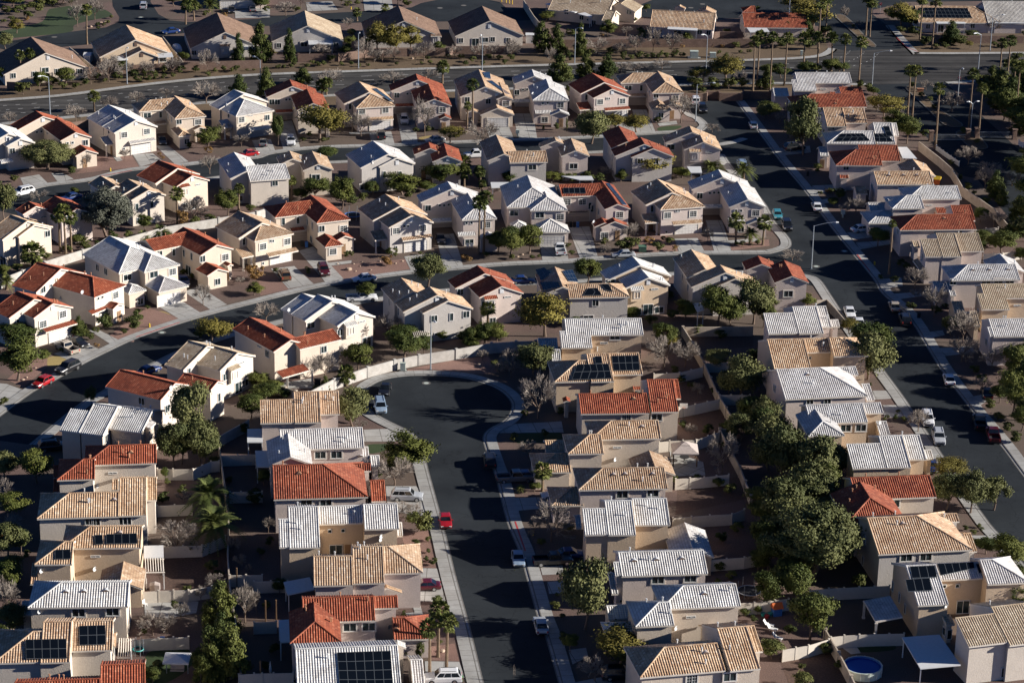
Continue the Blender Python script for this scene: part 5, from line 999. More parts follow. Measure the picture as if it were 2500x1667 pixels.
plants(5, "g 420,300 190,130;s 880,330,110;s 980,300,100;g 1060,260 120,150;s 1400,270,110;g 2300,160 30,160;s 1500,1500,120;s 1680,1540,120;s 1870,1550,110;g 1010,1560 1430,130;s 720,1560,100;s 200,940,60;s 480,930,60;s 830,800,70")
plants(4, "g 1300,560 420,130;s 1750,520,110;s 1880,490,100;s 2250,400,90;s 600,760,90;s 760,740,100;s 880,720,90;s 1150,640,100;s 1010,650,110;s 420,830,90;s 160,930,90;g 30,1000 870,110;s 1500,640,90;s 1800,1520,110")
plants(7, "s 1700,760,110;s 1860,780,100;s 2100,720,120;g 1940,800 650,130;s 2000,330,90;s 1850,190,80;s 1760,110,70;s 1130,130,80;s 990,270,80;s 1250,880,80;s 1190,1030,80;s 1330,1270,90;s 1560,1310,100;g 400,1260 1130,150;s 330,1200,90")

plants(0, "y 150,300 170,150;g 420,770 660,130;s 480,760,90;s 560,800,80;s 760,760,80;s 860,720,90;s 1060,720,100;g 1100,660 560,120;s 1620,660,90;s 1760,650,80;b 700,690 560,150;b 1000,660 500,160;b 1420,600 480,140;s 1860,690,60;s 2120,640,70")
plants(1, "y 130,540 420,130;g 820,500 400,120;s 690,560,80;s 620,590,60;g 1660,480 370,110;s 1960,560,70;b 1080,560 450,120")
plants(12, "b 1720,420 280,150;b 2150,560 420,120;s 1560,900,90;s 1850,950,100")
plants(10, "b 1700,540 420,110;b 1640,900 790,110")
# ---------------------------------------------------------------- cars
def loft(m, secs, mat=0):
    """secs: (x, [(y, z), ...]) half outline from the sill up to the centre line"""
    def ring(s): x, pr = s; return [Vector((x, y, z)) for y, z in pr] + [Vector((x, -y, z)) for y, z in pr[::-1] if y > 1e-6]
    rs = [ring(s) for s in secs]; n = len(rs[0])
    for i in range(len(rs) - 1):
        for k in range(n): m.face([rs[i][k], rs[i][(k+1) % n], rs[i+1][(k+1) % n], rs[i+1][k]], mat)
    m.face(rs[0], mat); m.face(rs[-1][::-1], mat)
CARS = {  # length, width, belt, roof height, hood z, cabin: windscreen base, roof front, roof rear, rear base, deck z
 'sedan': (4.7, 1.82, .88, 1.45, .80, 1.35, 2.05, 3.35, 4.15, .92), 'hatch': (4.2, 1.78, .92, 1.50, .86, 1.10, 1.75, 3.55, 4.12, .95),
 'suv': (4.9, 1.95, 1.08, 1.78, 1.02, 1.30, 1.95, 4.35, 4.84, 1.08), 'van': (5.0, 1.96, 1.05, 1.75, .98, .95, 1.85, 4.55, 4.93, 1.05), 'pickup': (5.7, 1.98, 1.10, 1.82, 1.06, 1.45, 2.05, 3.25, 3.50, 1.10)}
def car_meshes(kind):
    L, W, bz, rz, hz, wb, rf, rr, rb, dz = CARS[kind]; h = W / 2; b, g, d, fb, rb_, rl = MB(), MB(), MB(), MB(), MB(), MB()
    def sec(x, w, top, bot=.24): return (x, [(w * .90, bot), (w, bot + .18), (w, top - .16), (w * .93, top - .03), (w * .80, top), (0, top + .03)])
    front = [sec(0, h * .84, hz - .22, .34), sec(.12, h * .93, hz - .10, .28), sec(.55, h * .99, hz - .02), sec(wb - .15, h, bz - .02), sec(wb, h, bz)]
    if kind == 'pickup':
        loft(b, front + [sec(rb, h, bz)])
        loft(b, [(rb, [(h * .9, .3), (h, .45), (h, .62), (0, .62)]), (L, [(h * .9, .36), (h, .48), (h, .62), (0, .62)])])
        for s in (-1, 1): b.box(((rb + L)/2, s * (h - .07), .86), (L - rb, .13, .48))
        b.box((L - .05, 0, .86), (.09, W - .28, .48)); d.box(((rb + L)/2, 0, .64), (L - rb - .12, W - .30, .05))
    else: loft(b, front + [sec(rb - .3, h, bz + .01), sec(rb + .02, h * .99, dz)] + ([sec(L - .25, h * .96, dz - .03)] if L - rb > .3 else []) + [sec(L - .06, h * .92, dz - .12, .30), sec(L, h * .86, dz - .25, .36)])
    wt = h * .76; wl = h * .93                    # greenhouse
    P = lambda x, y, z: Vector((x, y, z)); z0 = bz - .02
    A = [P(wb, -wl, z0), P(wb, wl, z0), P(rb, wl, z0), P(rb, -wl, z0)]; B = [P(rf, -wt, rz - .05), P(rf, wt, rz - .05), P(rr, wt, rz - .05), P(rr, -wt, rz - .05)]
    C = [P(rf + .15, -wt + .12, rz), P(rf + .15, wt - .12, rz), P(rr - .12, wt - .12, rz), P(rr - .12, -wt + .12, rz)]
    for i in range(4):
        j = (i + 1) % 4; b.face([A[i], A[j], B[j], B[i]]); b.face([B[i], B[j], C[j], C[i]])
        n = (A[j] - A[i]).cross(B[i] - A[i]).normalized()
        if n.dot((A[i] + A[j]) / 2 - P((wb + rb)/2, 0, z0)) < 0: n = -n
        segs = [(.05, .95)] if i in (0, 2) else ([(.06, .93)] if kind == 'pickup' else [(.05, .46), (.49, .94)] if L < 4.8 else [(.05, .36), (.39, .66), (.69, .95)])
        for s0, s1 in segs:
            q = [A[i].lerp(A[j], s0).lerp(B[i].lerp(B[j], s0), .10), A[i].lerp(A[j], s1).lerp(B[i].lerp(B[j], s1), .10), A[i].lerp(A[j], s1).lerp(B[i].lerp(B[j], s1), .88), A[i].lerp(A[j], s0).lerp(B[i].lerp(B[j], s0), .88)]
            g.face([v + n * .012 for v in q])
    b.face(C)
    for s in (-1, 1): b.box((wb + .28, s * (h + .09), bz + .06), (.16, .22, .14))
    fb.box((.02, 0, .52), (.10, W * .62, .20)); rb_.box((L - .02, 0, .42), (.10, W * .6, .14))
    if kind in ('suv', 'van'):
        rl.box(((rf + rr)/2, 0, rz + .03), (rr - rf - .5, .05, .05))
    hl = MB(); hl.box((.10, 0, 0), (.24, .38, .14)); tl = MB(); tl.box((-.03, 0, 0), (.12, .22, .26))
    wheel = MB(); n = 14; r = .33 if kind in ('sedan', 'hatch') else .38
    wheel.tube([Vector((0, -.11, 0)), Vector((0, .11, 0))], r, n)
    rim = MB(); rim.tube([Vector((0, -.118, 0)), Vector((0, .118, 0))], r * .62, 10)
    return dict(body=b, glass=g.mesh('window_glass', M['carglass']), bed=d.mesh('bed_liner', M['black']) if d.v else None, fb=fb.mesh('grille', M['black']), rb=rb_.mesh('rear_bumper', M['black']), rl=rl.mesh('roof_rail', M['black']) if rl.v else None, wt=wt, head=hl.mesh('headlight', M['whitemetal']), tail=tl.mesh('tail_light', M['redp']),
                wheel=wheel.mesh('wheel', M['black']), rim=rim.mesh('rim', M['chrome']), r=r, L=L, h=h, hz=hz, dz=dz)
CARM = {k: car_meshes(k) for k in CARS}; BODY = {}
CARN = {'sedan': 'sedan', 'hatch': 'hatchback', 'suv': 'sport_utility', 'van': 'minivan', 'pickup': 'pickup_truck'}
def car(t, x, y, dx, dy, kind, colr, label):
    c = CARM[kind]; g = GT(t, x, y); f = GT(t, x + dx * 40, y + dy * 40) - g; a = math.atan2(f.y, f.x) + math.pi      # the nose is at local x = 0
    if (kind, colr) not in BODY: BODY[(kind, colr)] = c['body'].mesh('body', PAINT[colr])
    dr = Vector((math.cos(a), math.sin(a), 0)); root = thing(CARN[kind], g - dr * (c['L'] / 2), label, 'car' if kind != 'pickup' else 'pickup', 'parked cars of the neighbourhood', a)
    link('body', BODY[(kind, colr)], root, (0, 0, 0)); link('window', c['glass'], root); link('grille', c['fb'], root); link('rear_bumper', c['rb'], root)
    if c['bed']: link('bed_liner', c['bed'], root)
    if c['rl']:
        for s in (-1, 1): link('roof_rail', c['rl'], root, (0, s * (c['wt'] - .16), 0))
    for s in (-1, 1):
        link('headlight', c['head'], root, (0, s * c['h'] * .66, c['hz'] - .20)); link('tail_light', c['tail'], root, (c['L'], s * c['h'] * .74, c['dz'] - .26))
        for wx in (.92, c['L'] - 1.0):
            w = link('wheel', c['wheel'], root, (wx, s * (c['h'] - .10), c['r'])); link('rim', c['rim'], w)
for row in """0|1285,75|0,-1|suv|silver|silver vehicle driving away up the top left side street
0|2075,110|.1,1|sedan|black|black car on a driveway at the top edge, left of a grey one
0|2262,98|-.3,-1|sedan|grey|grey car on a driveway at the top edge, beside a black one
0|1530,300|-1,.1|sedan|blue|blue car half hidden behind tan house beyond the boulevard
0|1455,1285|.35,1|sedan|black|black car on driveway between white and tan houses, first row
0|2225,1400|-1,.12|sedan|red|bright red car parked along the upper street
1|85,1300|.2,-1|sedan|grey|grey car on driveway of white house, first row below the boulevard
1|330,1290|.1,1|suv|white|white vehicle facing the street right of a small green tree
1|1348,1100|.1,1|suv|white|white vehicle on driveway below red roof, first row
1|1138,1235|-.2,-1|suv|black|dark vehicle on driveway of house with slim solar panels
1|1620,1275|-1,.1|sedan|silver|silver car partly behind green bush on the upper street
1|2000,1410|-1,.05|pickup|white|white pickup half hidden between roofs of the second row
2|1680,925|-.2,-1|suv|white|white vehicle at the closed top end of the right-hand street
2|1745,1000|.25,1|suv|black|black vehicle beside lamp post at top of right-hand street
2|2198,1145|-.35,-1|hatch|white|white car driving up the right-hand street near the top
2|2095,1500|-.4,-1|suv|steel|blue-grey vehicle behind palm leaves on the right-hand street
3|290,1345|1,-.1|suv|black|dark vehicle on shaded driveway under large olive tree
4|205,240|-1,.22|suv|white|white vehicle parked at left edge of the upper street
4|640,285|-1,.2|sedan|blue|dark blue car half hidden left of tan house, second row
4|1645,1035|.6,1|sedan|blue|dark blue car on shaded driveway between white and red houses
5|272,985|-.55,-1|suv|brown|brown vehicle on driveway of tan house above the middle street
5|625,945|.45,1|suv|maroon|maroon vehicle facing the middle street beside red gravel yard
5|985,1015|-1,.12|sedan|white|white car parked along the middle street
5|965,1190|1,-.05|pickup|white|white pickup parked by small tree on the middle street
5|1672,660|.3,1|sedan|black|black car on shaded driveway left of palms house
6|465,755|-.25,-1|pickup|white|white pickup on driveway of big white hipped house
6|1035,800|-1,.03|sedan|silver|silver car at kerb behind shrubs, half hidden by white roof
6|130,1030|1,-.02|sedan|blue|bright blue car parked between red and solar roofs
7|138,445|.35,1|hatch|teal|teal car at kerb on the right-hand street near corner palms
7|222,545|.35,1|suv|black|black vehicle parked at corner kerb behind teal car
7|490,370|-.4,-1|sedan|white|white car driving up the right-hand street, upper half
7|895,570|1,-.12|sedan|white|white car on driveway beside skinny palm
7|785,1320|.4,1|sedan|white|white car parked at kerb beside low white roof
7|870,1420|.4,1|sedan|white|white car half hidden by tree, behind another white car
7|1185,1265|-.4,-1|sedan|tan|tan sedan parked on right side of the right-hand street
7|1280,1385|-.4,-1|suv|black|black vehicle in shade behind the tan sedan
8|600,135|-1,-.5|pickup|tan|old tan pickup on driveway at the left edge
8|700,80|1,.45|sedan|black|black car on driveway beside the old tan pickup
8|610,315|-1,.45|suv|black|large black vehicle parked at kerb behind red hatchback
8|385,440|-1,.5|hatch|red|red hatchback parked at kerb on the left
8|480,1020|1,-.1|suv|black|dark vehicle on shaded driveway of white house, left column
9|1175,505|-.35,1|sedan|black|black car parked on the cul-de-sac bulb
9|1132,660|.2,1|van|steel|blue-silver minivan parked on the cul-de-sac bulb
9|2115,1145|-.12,-1|suv|black|black vehicle parked at shaded kerb of the cul-de-sac street
9|1372,1465|1,.03|suv|silver|silver vehicle crossing the pavement on driveway of red house
10|60,1300|1,-.05|pickup|grey|grey pickup in shade left of a small palm
10|170,1280|1,-.05|sedan|blue|blue car in shade behind the grey pickup
10|430,1450|-1,.05|sedan|white|white car in front of shaded tan garage
11|1675,415|-.3,-1|sedan|white|white car in house shadow on the lower right-hand street
11|1482,775|.25,1|suv|white|white vehicle with roof rack parked beside bare bush
11|1582,940|.25,1|suv|silver|silver vehicle parked in front of white one, lower right-hand street
11|1950,800|-.3,-1|pickup|black|black pickup in shadow on lower right-hand street
11|2070,915|-.3,-1|pickup|maroon|dark maroon pickup at shaded kerb, lower right
11|2015,535|-.3,-1|sedan|black|black car on shaded driveway at right edge
13|1715,140|.15,1|sedan|red|red car parked at kerb of the cul-de-sac street
13|1525,725|-1,.03|sedan|maroon|maroon car on driveway left of cul-de-sac street
13|1695,1555|-1,.02|suv|white|white vehicle at bottom edge below palms
14|92,480|.15,1|sedan|steel|blue-grey car in shadow at right kerb of cul-de-sac street
14|400,500|1,-.05|pickup|black|black pickup on shaded driveway right of cul-de-sac street
14|560,440|1,-.05|sedan|blue|dark blue car beside black pickup in shade
14|295,1080|-.25,-1|sedan|silver|silver-blue car at right kerb, bottom of cul-de-sac street
14|1000,1520|1,-.05|suv|black|dark vehicle beside shaded wall under yellow tree
11|1520,1195|.3,1|sedan|blue|blue car mostly hidden by hedge at lower right
8|1335,335|.8,-.3|sedan|blue|blue car tucked behind red roof, left column""".split('\n'):
    t, p, d, kind, colr, lab = row.split('|'); x, y = map(float, p.split(',')); dx, dy = map(float, d.split(',')); car(int(t), x, y, dx, dy, kind, colr, lab)
# ---------------------------------------------------------------- lamps, walls, fences, things in the yards
def lamp(t, x, y, ex, lab, h=8.8, two=False):
    g = GT(t, x, y); m = MB(); m.tube([Vector((0, 0, 0)), Vector((0, 0, h))], [.13, .075], 8); m.box((0, 0, .08), (.36, .36, .16)); root = thing('street_lamp', g, lab, 'street lamp', 'street lamps')
    link('pole', m.mesh('pole', M['pole']), root)
    for e in ([ex] if not two else [ex, (-ex[0], -ex[1])]):
        d = Vector((e[0], e[1], 0)); L = d.length; d.normalize(); a = MB()
        a.tube([Vector((0, 0, h - .1)) + d * (L * s) + Vector((0, 0, .7 * math.sin(s * 1.5))) for s in (0, .25, .5, .75, 1)], .045, 6); link('arm', a.mesh('arm', M['pole']), root)
        hm = MB(); p = d * L + Vector((0, 0, h + .55)); hm.tube([p - d * .1, p + d * .2, p + d * .75], [.08, .2, .12], 8); link('lamp_head', hm.mesh('lamp_head', M['whitemetal']), root)
for t, x, y, e, lab in ((0, 1140, 757, (.6, -1.6), 'street lamp on boulevard kerb in front of tan house'), (0, 450, 1030, (-1.5, -1.2), 'street lamp near left edge between red and white houses'), (1, 937, 617, (.3, -1.4), 'tall street lamp on boulevard left of round olive trees'),
    (1, 60, 868, (-1.2, .8), 'street lamp left of red house beside pines'), (1, 2045, 640, (-.3, -1.2), 'street lamp on boulevard above house with split solar panels'), (2, 598, 571, (1.2, -1.2), 'street lamp between pines along the boulevard'), (2, 1775, 640, (-1, -.6), 'street lamp beside two electrical cabinets'),
    (2, 1682, 1092, (3.4, -.4), 'street lamp with long arm at top of right-hand street'), (3, 985, 797, (3.6, .3), 'street lamp with long arm at the boulevard junction'), (3, 235, 300, (1.6, .1), 'street lamp in front of red roof beyond the boulevard'), (3, 1940, 622, (-1.5, -1), 'street lamp across the boulevard on the right'),
    (3, 2045, 457, (2.4, .3), 'street lamp beside white patio cover at upper right'), (9, 1583, 302, (.6, -1.2), 'street lamp at head of the cul-de-sac before grey block wall'), (7, 443, 907, (4.0, .5), 'street lamp with long arm at corner of red-roofed house'), (3, 1750, 950, (.3, -.8), 'short lamp post among bare trees of the gated road median')):
    lamp(t, x, y, e, lab)
lamp(3, 1870, 1180, (.8, .2), 'double-headed lamp in the gate median', 6.5, True)
def wall_line(name, s, mat, lab, cat, h=1.8, th=.2, pil=0, capm=None, pilm=None):
    """a wall or fence along its top edge as seen in the photo"""
    out = []; t = 0
    for tok in s.split():
        if ':' in tok: a, tok = tok.split(':'); t = int(a)
        x, y = map(float, tok.split(',')); q = GT(t, x, y, h); q.z = 0; out.append(q)
    base = out[0].copy(); p = [q - base for q in out]; m = MB(); s0 = 0
    for i in range(len(p) - 1):
        a, b = p[i], p[i + 1]; d = (b - a); L = d.length; d.normalize(); n = Vector((-d.y, d.x, 0)) * th / 2; Z = Vector((0, 0, h))
        for sg in (-1, 1):
            q = [a + n*sg, b + n*sg, b + n*sg + Z, a + n*sg + Z]; m.face(q if sg < 0 else q[::-1], 0, ([(s0, 0), (s0 + L, 0), (s0 + L, h), (s0, h)] if sg < 0 else [(s0, h), (s0 + L, h), (s0 + L, 0), (s0, 0)]))
        m.face([a - n + Z, b - n + Z, b + n + Z, a + n + Z], 0, [(s0, 0), (s0 + L, 0), (s0 + L, .1), (s0, .1)])
        for e in (a, b): m.face([e - n, e + n, e + n + Z, e - n + Z], 0, [(0, 0), (th, 0), (th, h), (0, h)])
        s0 += L
    root = thing(name, base, lab, cat, 'yard walls and fences'); link('panels', m.mesh('panels', M[mat]), root)
    pw = .16 if pilm is None else .42
    pm = quickmesh('post', M[pilm or mat], lambda k: (k.box((0, 0, (h + .1) / 2), (pw, pw, h + .1)), k.box((0, 0, h + .13), (pw + .08, pw + .08, .07))))
    if pil:
        cnt = 0
        for i in range(len(p) - 1):
            a, b = p[i], p[i + 1]; n = max(1, round((b - a).length / pil))
            for k in range(n + (i == len(p) - 2)):
                if cnt > 95: break
                q = a.lerp(b, k / n); link('post', pm, root, (q.x, q.y, 0), math.atan2((b - a).y, (b - a).x)); cnt += 1
W = wall_line
W('block_wall', "9:490,505 720,385 1020,280 1260,215 1480,170 1815,120 2130,65 2350,50 10:250,45", 'block', 'pale grey block wall curving round the head of the cul-de-sac', 'wall', 1.9, pil=9, pilm='block')
W('block_wall', "4:0,1000 400,840 740,735 850,703", 'block', 'grey block wall behind red and white houses at left', 'wall', pil=8, pilm='block')
W('block_wall', "4:1110,632 1480,530 1960,450 2300,392 5:110,362", 'block', 'grey block wall behind the L-shaped red-roofed house', 'wall', pil=8, pilm='block')
W('block_wall', "6:1570,1425 1660,1568 10:1760,240 1880,510 2040,780", 'beigeblock', 'long beige wall between back yards right of the cul-de-sac, upper part', 'wall', pil=7, pilm='beigeblock')
W('block_wall', "10:1900,832 1960,950 2080,1170 2180,1430", 'beigeblock', 'long beige wall between back yards, lower part beside gazebo', 'wall', pil=7, pilm='beigeblock')
V = dict(pil=2.4, th=.08)
W('vinyl_fence', "10:1310,342 1540,330 1745,282", 'vinyl', 'beige vinyl fence behind solar house right of cul-de-sac', 'fence', **V)
W('vinyl_fence', "10:1535,642 1680,615 1895,567", 'vinyl', 'beige vinyl fence behind the basketball hoop', 'fence', **V)
W('vinyl_fence', "10:1355,952 1450,942 1690,932 1895,862 1900,832 2050,822", 'vinyl', 'beige vinyl fence behind the gazebo', 'fence', **V)
W('vinyl_fence', "10:1505,1282 1760,1266 1980,1242", 'vinyl', 'beige vinyl fence in front of the gazebo', 'fence', **V)
W('vinyl_fence', "14:1480,90 1810,66 2010,55 2120,12", 'vinyl', 'beige vinyl fence ending at big trees, below the gazebo yard', 'fence', **V)
W('vinyl_fence', "14:1800,467 2120,442 2350,392", 'vinyl', 'beige vinyl fence above the trampoline', 'fence', **V)
W('vinyl_fence', "14:2070,852 2350,840", 'vinyl', 'beige vinyl fence behind white lounge chairs', 'fence', **V)
W('vinyl_fence', "15:430,735 600,722 1145,695", 'vinyl', 'shaded beige fence under the huge olive trees', 'fence', **V)
W('vinyl_fence', "15:0,842 240,812", 'vinyl', 'beige fence behind the orange playhouse', 'fence', **V)
W('vinyl_fence', "15:620,1157 740,1142 1010,1130 1275,1124", 'vinyl', 'beige fence behind the round blue pool', 'fence', **V)
W('vinyl_fence', "15:190,1270 420,1230 600,1175", 'vinyl', 'beige fence left of the round blue pool', 'fence', **V)
W('block_wall', "15:570,1085 690,1290 800,1500 870,1640", 'beigeblock', 'beige wall running down beside the round blue pool', 'wall', pil=7, pilm='beigeblock')
W('vinyl_fence', "8:1410,1190 1550,1195 1730,1195 1890,1125 1965,1120", 'vinyl', 'beige fence in front of the tall feathery trees at left', 'fence', **V)
W('vinyl_fence', "8:1975,1072 2130,1068 2300,1060", 'vinyl', 'white fence behind dark lawn left of white-roofed house', 'fence', **V)
W('vinyl_fence', "8:2060,1402 2160,1398 2350,1395", 'vinyl', 'white fence right of the upper date palm', 'fence', **V)
W('vinyl_fence', "8:1410,1522 1720,1508", 'vinyl', 'beige fence below the upper date palm', 'fence', **V)
W('vinyl_fence', "12:1470,346 1810,335 2020,250", 'vinyl', 'beige fence below the lower date palm', 'fence', **V)
W('vinyl_fence', "12:1285,752 1420,742 1690,735 1900,700", 'vinyl', 'beige fence above concrete patio with toys', 'fence', **V)
W('vinyl_fence', "12:1200,1180 1420,1165 1690,1155", 'vinyl', 'beige fence with blue picture hanging on it', 'fence', **V)
W('vinyl_fence', "12:2060,602 2350,600", 'vinyl', 'short white fence beside the wooden yard pole', 'fence', **V)
W('vinyl_fence', "12:2140,1490 2350,1482", 'vinyl', 'white fence at bottom edge right of tall pines', 'fence', **V)
W('block_wall', "8:1955,900 2050,1600 12:2040,400 2060,700 2110,1000 2160,1480", 'beigeblock', 'long wall between the two left columns of back yards', 'wall', pil=0)
W('block_wall', "8:1955,905 2230,752", 'block', 'low grey wall right of the feathery willow trees', 'wall')
W('block_wall', "9:0,356 190,430 375,492", 'beigeblock', 'beige wall below the red house patio', 'wall', pil=3, pilm='beigeblock')
W('block_wall', "3:1410,1270 1590,1410 1760,1560 7:1700,0 1800,170 2090,372 2250,560", 'beigeblock', 'long beige wall behind right-hand column along the gated road', 'wall', 2.1, pil=0)
W('vinyl_fence', "7:1920,560 2010,545 2120,535", 'vinyl', 'beige fence behind red-roofed house, right-hand column', 'fence', **V)
W('vinyl_fence', "7:1990,772 2160,765 2330,740", 'vinyl', 'beige fence at right edge behind white roof', 'fence', **V)
W('block_wall', "7:490,1188 585,1180 660,1260 745,1362", 'beigeblock', 'beige wall beside corner house along the right-hand street', 'wall')
W('block_wall', "6:1590,1428 2200,1422", 'beigeblock', 'pale wall below the row of corner houses, behind big green trees', 'wall')
W('block_wall', "2:490,357 1280,352 2350,352", 'brick', 'dark brown retaining wall beyond the boulevard, middle', 'wall', 2.2)
W('block_wall', "1:400,487 760,482 1050,442 1750,432 1785,416 2350,416", 'brick', 'dark brown retaining wall beyond the boulevard below tan gables', 'wall', 2.0, pil=10, pilm='brick')
W('block_wall', "0:60,735 270,742", 'brick', 'short dark wall by two palms at left edge', 'wall')
W('block_wall', "0:700,612 1100,588 1640,562 2350,540", 'brick', 'dark brown retaining wall beyond the boulevard, left', 'wall', 2.0)
W('block_wall', "0:620,1100 800,1075", 'brick', 'short brown wall beside boulevard left of white house', 'wall')
W('block_wall', "2:1580,842 1780,840 1790,822 1890,822 1905,838 2100,838 2110,818 2350,822 3:80,822", 'brick', 'brown block wall closing the top of the right-hand street', 'wall', 1.9, pil=8, pilm='brick')
W('block_wall', "2:140,0 230,140 330,262", 'beigeblock', 'pale wall running back beside brown-roofed house at top', 'wall', 2.2)
W('block_wall', "0:620,420 730,510 840,602", 'beigeblock', 'brown side wall between first two houses beyond boulevard', 'wall')
W('block_wall', "0:1460,330 1550,440 1640,552", 'beigeblock', 'brown side wall between tan and brown houses beyond boulevard', 'wall')
W('block_wall', "3:1430,300 1640,322 2350,322", 'brick', 'dark wall beyond boulevard at upper right', 'wall', 2.0)
W('block_wall', "2:1850,290 1900,285 2110,290", 'brick', 'short brown wall right of awning house at top', 'wall')
W('vinyl_fence', "13:0,658 300,652", 'vinyl', 'pale fence left of tan house, column left of cul-de-sac', 'fence', **V)
W('vinyl_fence', "13:0,1482 350,1476", 'vinyl', 'white fence at bottom left of big solar house', 'fence', **V)
W('vinyl_fence', "13:0,1022 200,1016", 'vinyl', 'pale fence below two wooden clothes posts', 'fence', **V)
W('vinyl_fence', "11:0,700 150,712 340,706", 'vinyl', 'shaded fence left of white hipped house, right-hand columns', 'fence', **V)
W('vinyl_fence', "10:1900,530 2100,528 2170,530", 'vinyl', 'pale fence behind tree in yard near long beige wall', 'fence', **V)
W('vinyl_fence', "10:1760,242 1980,238", 'vinyl', 'blue-shaded fence above tree right of long beige wall', 'fence', **V)
W('rail_fence', "3:1565,1305 1660,1375 1770,1450", 'white', 'white rail fence along the gated road', 'fence', 1.1, .06, 2.4)
W('rail_fence', "3:2305,1260 2420,1330", 'white', 'white rail fence at right edge by gated road', 'fence', 1.1, .06, 2.4)
def item(name, t, x, y, lab, cat, parts, rz=0.0, group=None, z=0):
    g = GT(t, x, y, z); root = thing(name, g, lab, cat, group, rz)
    for pn, mat, fn in parts: link(pn, quickmesh(pn, M[mat], fn), root)
    return root
V3 = Vector
def hyd(m): m.tube([V3((0, 0, 0)), V3((0, 0, .55)), V3((0, 0, .72))], [.15, .14, .05], 8); m.tube([V3((-.22, 0, .45)), V3((.22, 0, .45))], .08, 6); m.tube([V3((0, 0, 0)), V3((0, 0, .06))], .2, 8)
for t, x, y, l in ((0, 990, 1535, 'yellow fire hydrant at upper street kerb'), (4, 1340, 1425, 'yellow fire hydrant beside oval dry lawn'), (7, 1010, 868, 'yellow fire hydrant near skinny palm on right-hand street'), (1, 870, 85, 'yellow fire hydrant beyond boulevard at top'), (14, 222, 240, 'yellow fire hydrant at shaded kerb below bare tree')): item('fire_hydrant', t, x, y, l, 'hydrant', [('body', 'yellow', hyd)], group='fire hydrants')
def cab(w, d, h): return lambda m: (m.box((0, 0, h/2), (w, d, h)), m.box((0, 0, h + .04), (w + .1, d + .1, .08)), m.box((0, -d/2 - .015, h/2), (w * .9, .03, h * .8)))
item('utility_cabinet', 2, 1668, 520, 'large pale green electrical cabinet on boulevard verge', 'cabinet', [('body', 'utility', cab(2.0, 1.4, 1.7)), ('pad', 'gutter', lambda m: m.box((0, 0, .05), (3.2, 2.2, .1)))])
item('utility_cabinet', 2, 1836, 518, 'smaller pale green electrical cabinet beside lamp on boulevard', 'cabinet', [('body', 'utility', cab(1.5, 1.1, 1.2)), ('pad', 'gutter', lambda m: m.box((0, 0, .05), (2.2, 1.6, .1)))])
item('utility_cabinet', 9, 1335, 312, 'pale cabinet standing before the curved block wall', 'cabinet', [('body', 'utility', cab(.9, .6, 1.4)), ('pad', 'gutter', lambda m: m.box((0, 0, .05), (1.3, 1.0, .1)))])
item('utility_cabinet', 3, 355, 500, 'small pale cabinet on verge below red roof', 'cabinet', [('body', 'utility', cab(.6, .5, 1.2))])
item('utility_cabinet', 6, 1205, 750, 'dark green transformer box behind shrubs on the middle street', 'cabinet', [('body', 'greencab', cab(1.5, 1.2, 1.1))])
item('utility_cabinet', 13, 1845, 1545, 'bright green box on pavement at bottom by white car', 'cabinet', [('body', 'greenp', cab(.8, .6, .5))])
item('mailbox', 2, 85, 1225, 'pale cluster mailbox on post at upper street', 'mailbox', [('box', 'utility', lambda m: m.box((0, 0, 1.15), (.8, .5, .8))), ('pedestal', 'utility', lambda m: m.box((0, 0, .37), (.3, .3, .75)))])
item('mailbox', 7, 725, 445, 'pale cluster mailbox on right-hand street pavement', 'mailbox', [('box', 'utility', lambda m: m.box((0, 0, 1.15), (.8, .5, .8))), ('pedestal', 'utility', lambda m: m.box((0, 0, .37), (.3, .3, .75)))])
def binf(m): m.box((0, 0, .5), (.55, .65, 1.0)); m.box((0, -.03, 1.04), (.6, .74, .08))
for t, x, y, mt, l in ((6, 562, 530, 'black', 'black wheeled bin, leftmost of three by garage'), (6, 595, 530, 'black', 'black wheeled bin, middle of three by garage'), (6, 625, 532, 'bluep', 'blue wheeled bin, rightmost of three by garage'), (5, 430, 702, 'black', 'black wheeled bin beside L-shaped red house'), (5, 472, 708, 'bluep', 'blue wheeled bin beside L-shaped red house'), (7, 410, 70, 'black', 'black bin on shaded pavement of right-hand street'), (7, 1405, 1345, 'black', 'black bin on pavement beside black vehicle')):
    item('wheeled_bin', t, x, y, l, 'bin', [('body', mt, binf)], group='wheeled bins')
def rockm(seed):
    r = random.Random(seed); bmx = bmesh.new(); bmesh.ops.create_icosphere(bmx, subdivisions=2, radius=.5)
    for v in bmx.verts: v.co *= r.uniform(.82, 1.15); v.co.z = v.co.z * .7 + .18
    me = bpy.data.meshes.new('boulder'); bmx.to_mesh(me); bmx.free(); me.materials.append(M['rock']); return me
RK = [rockm(i) for i in range(3)]
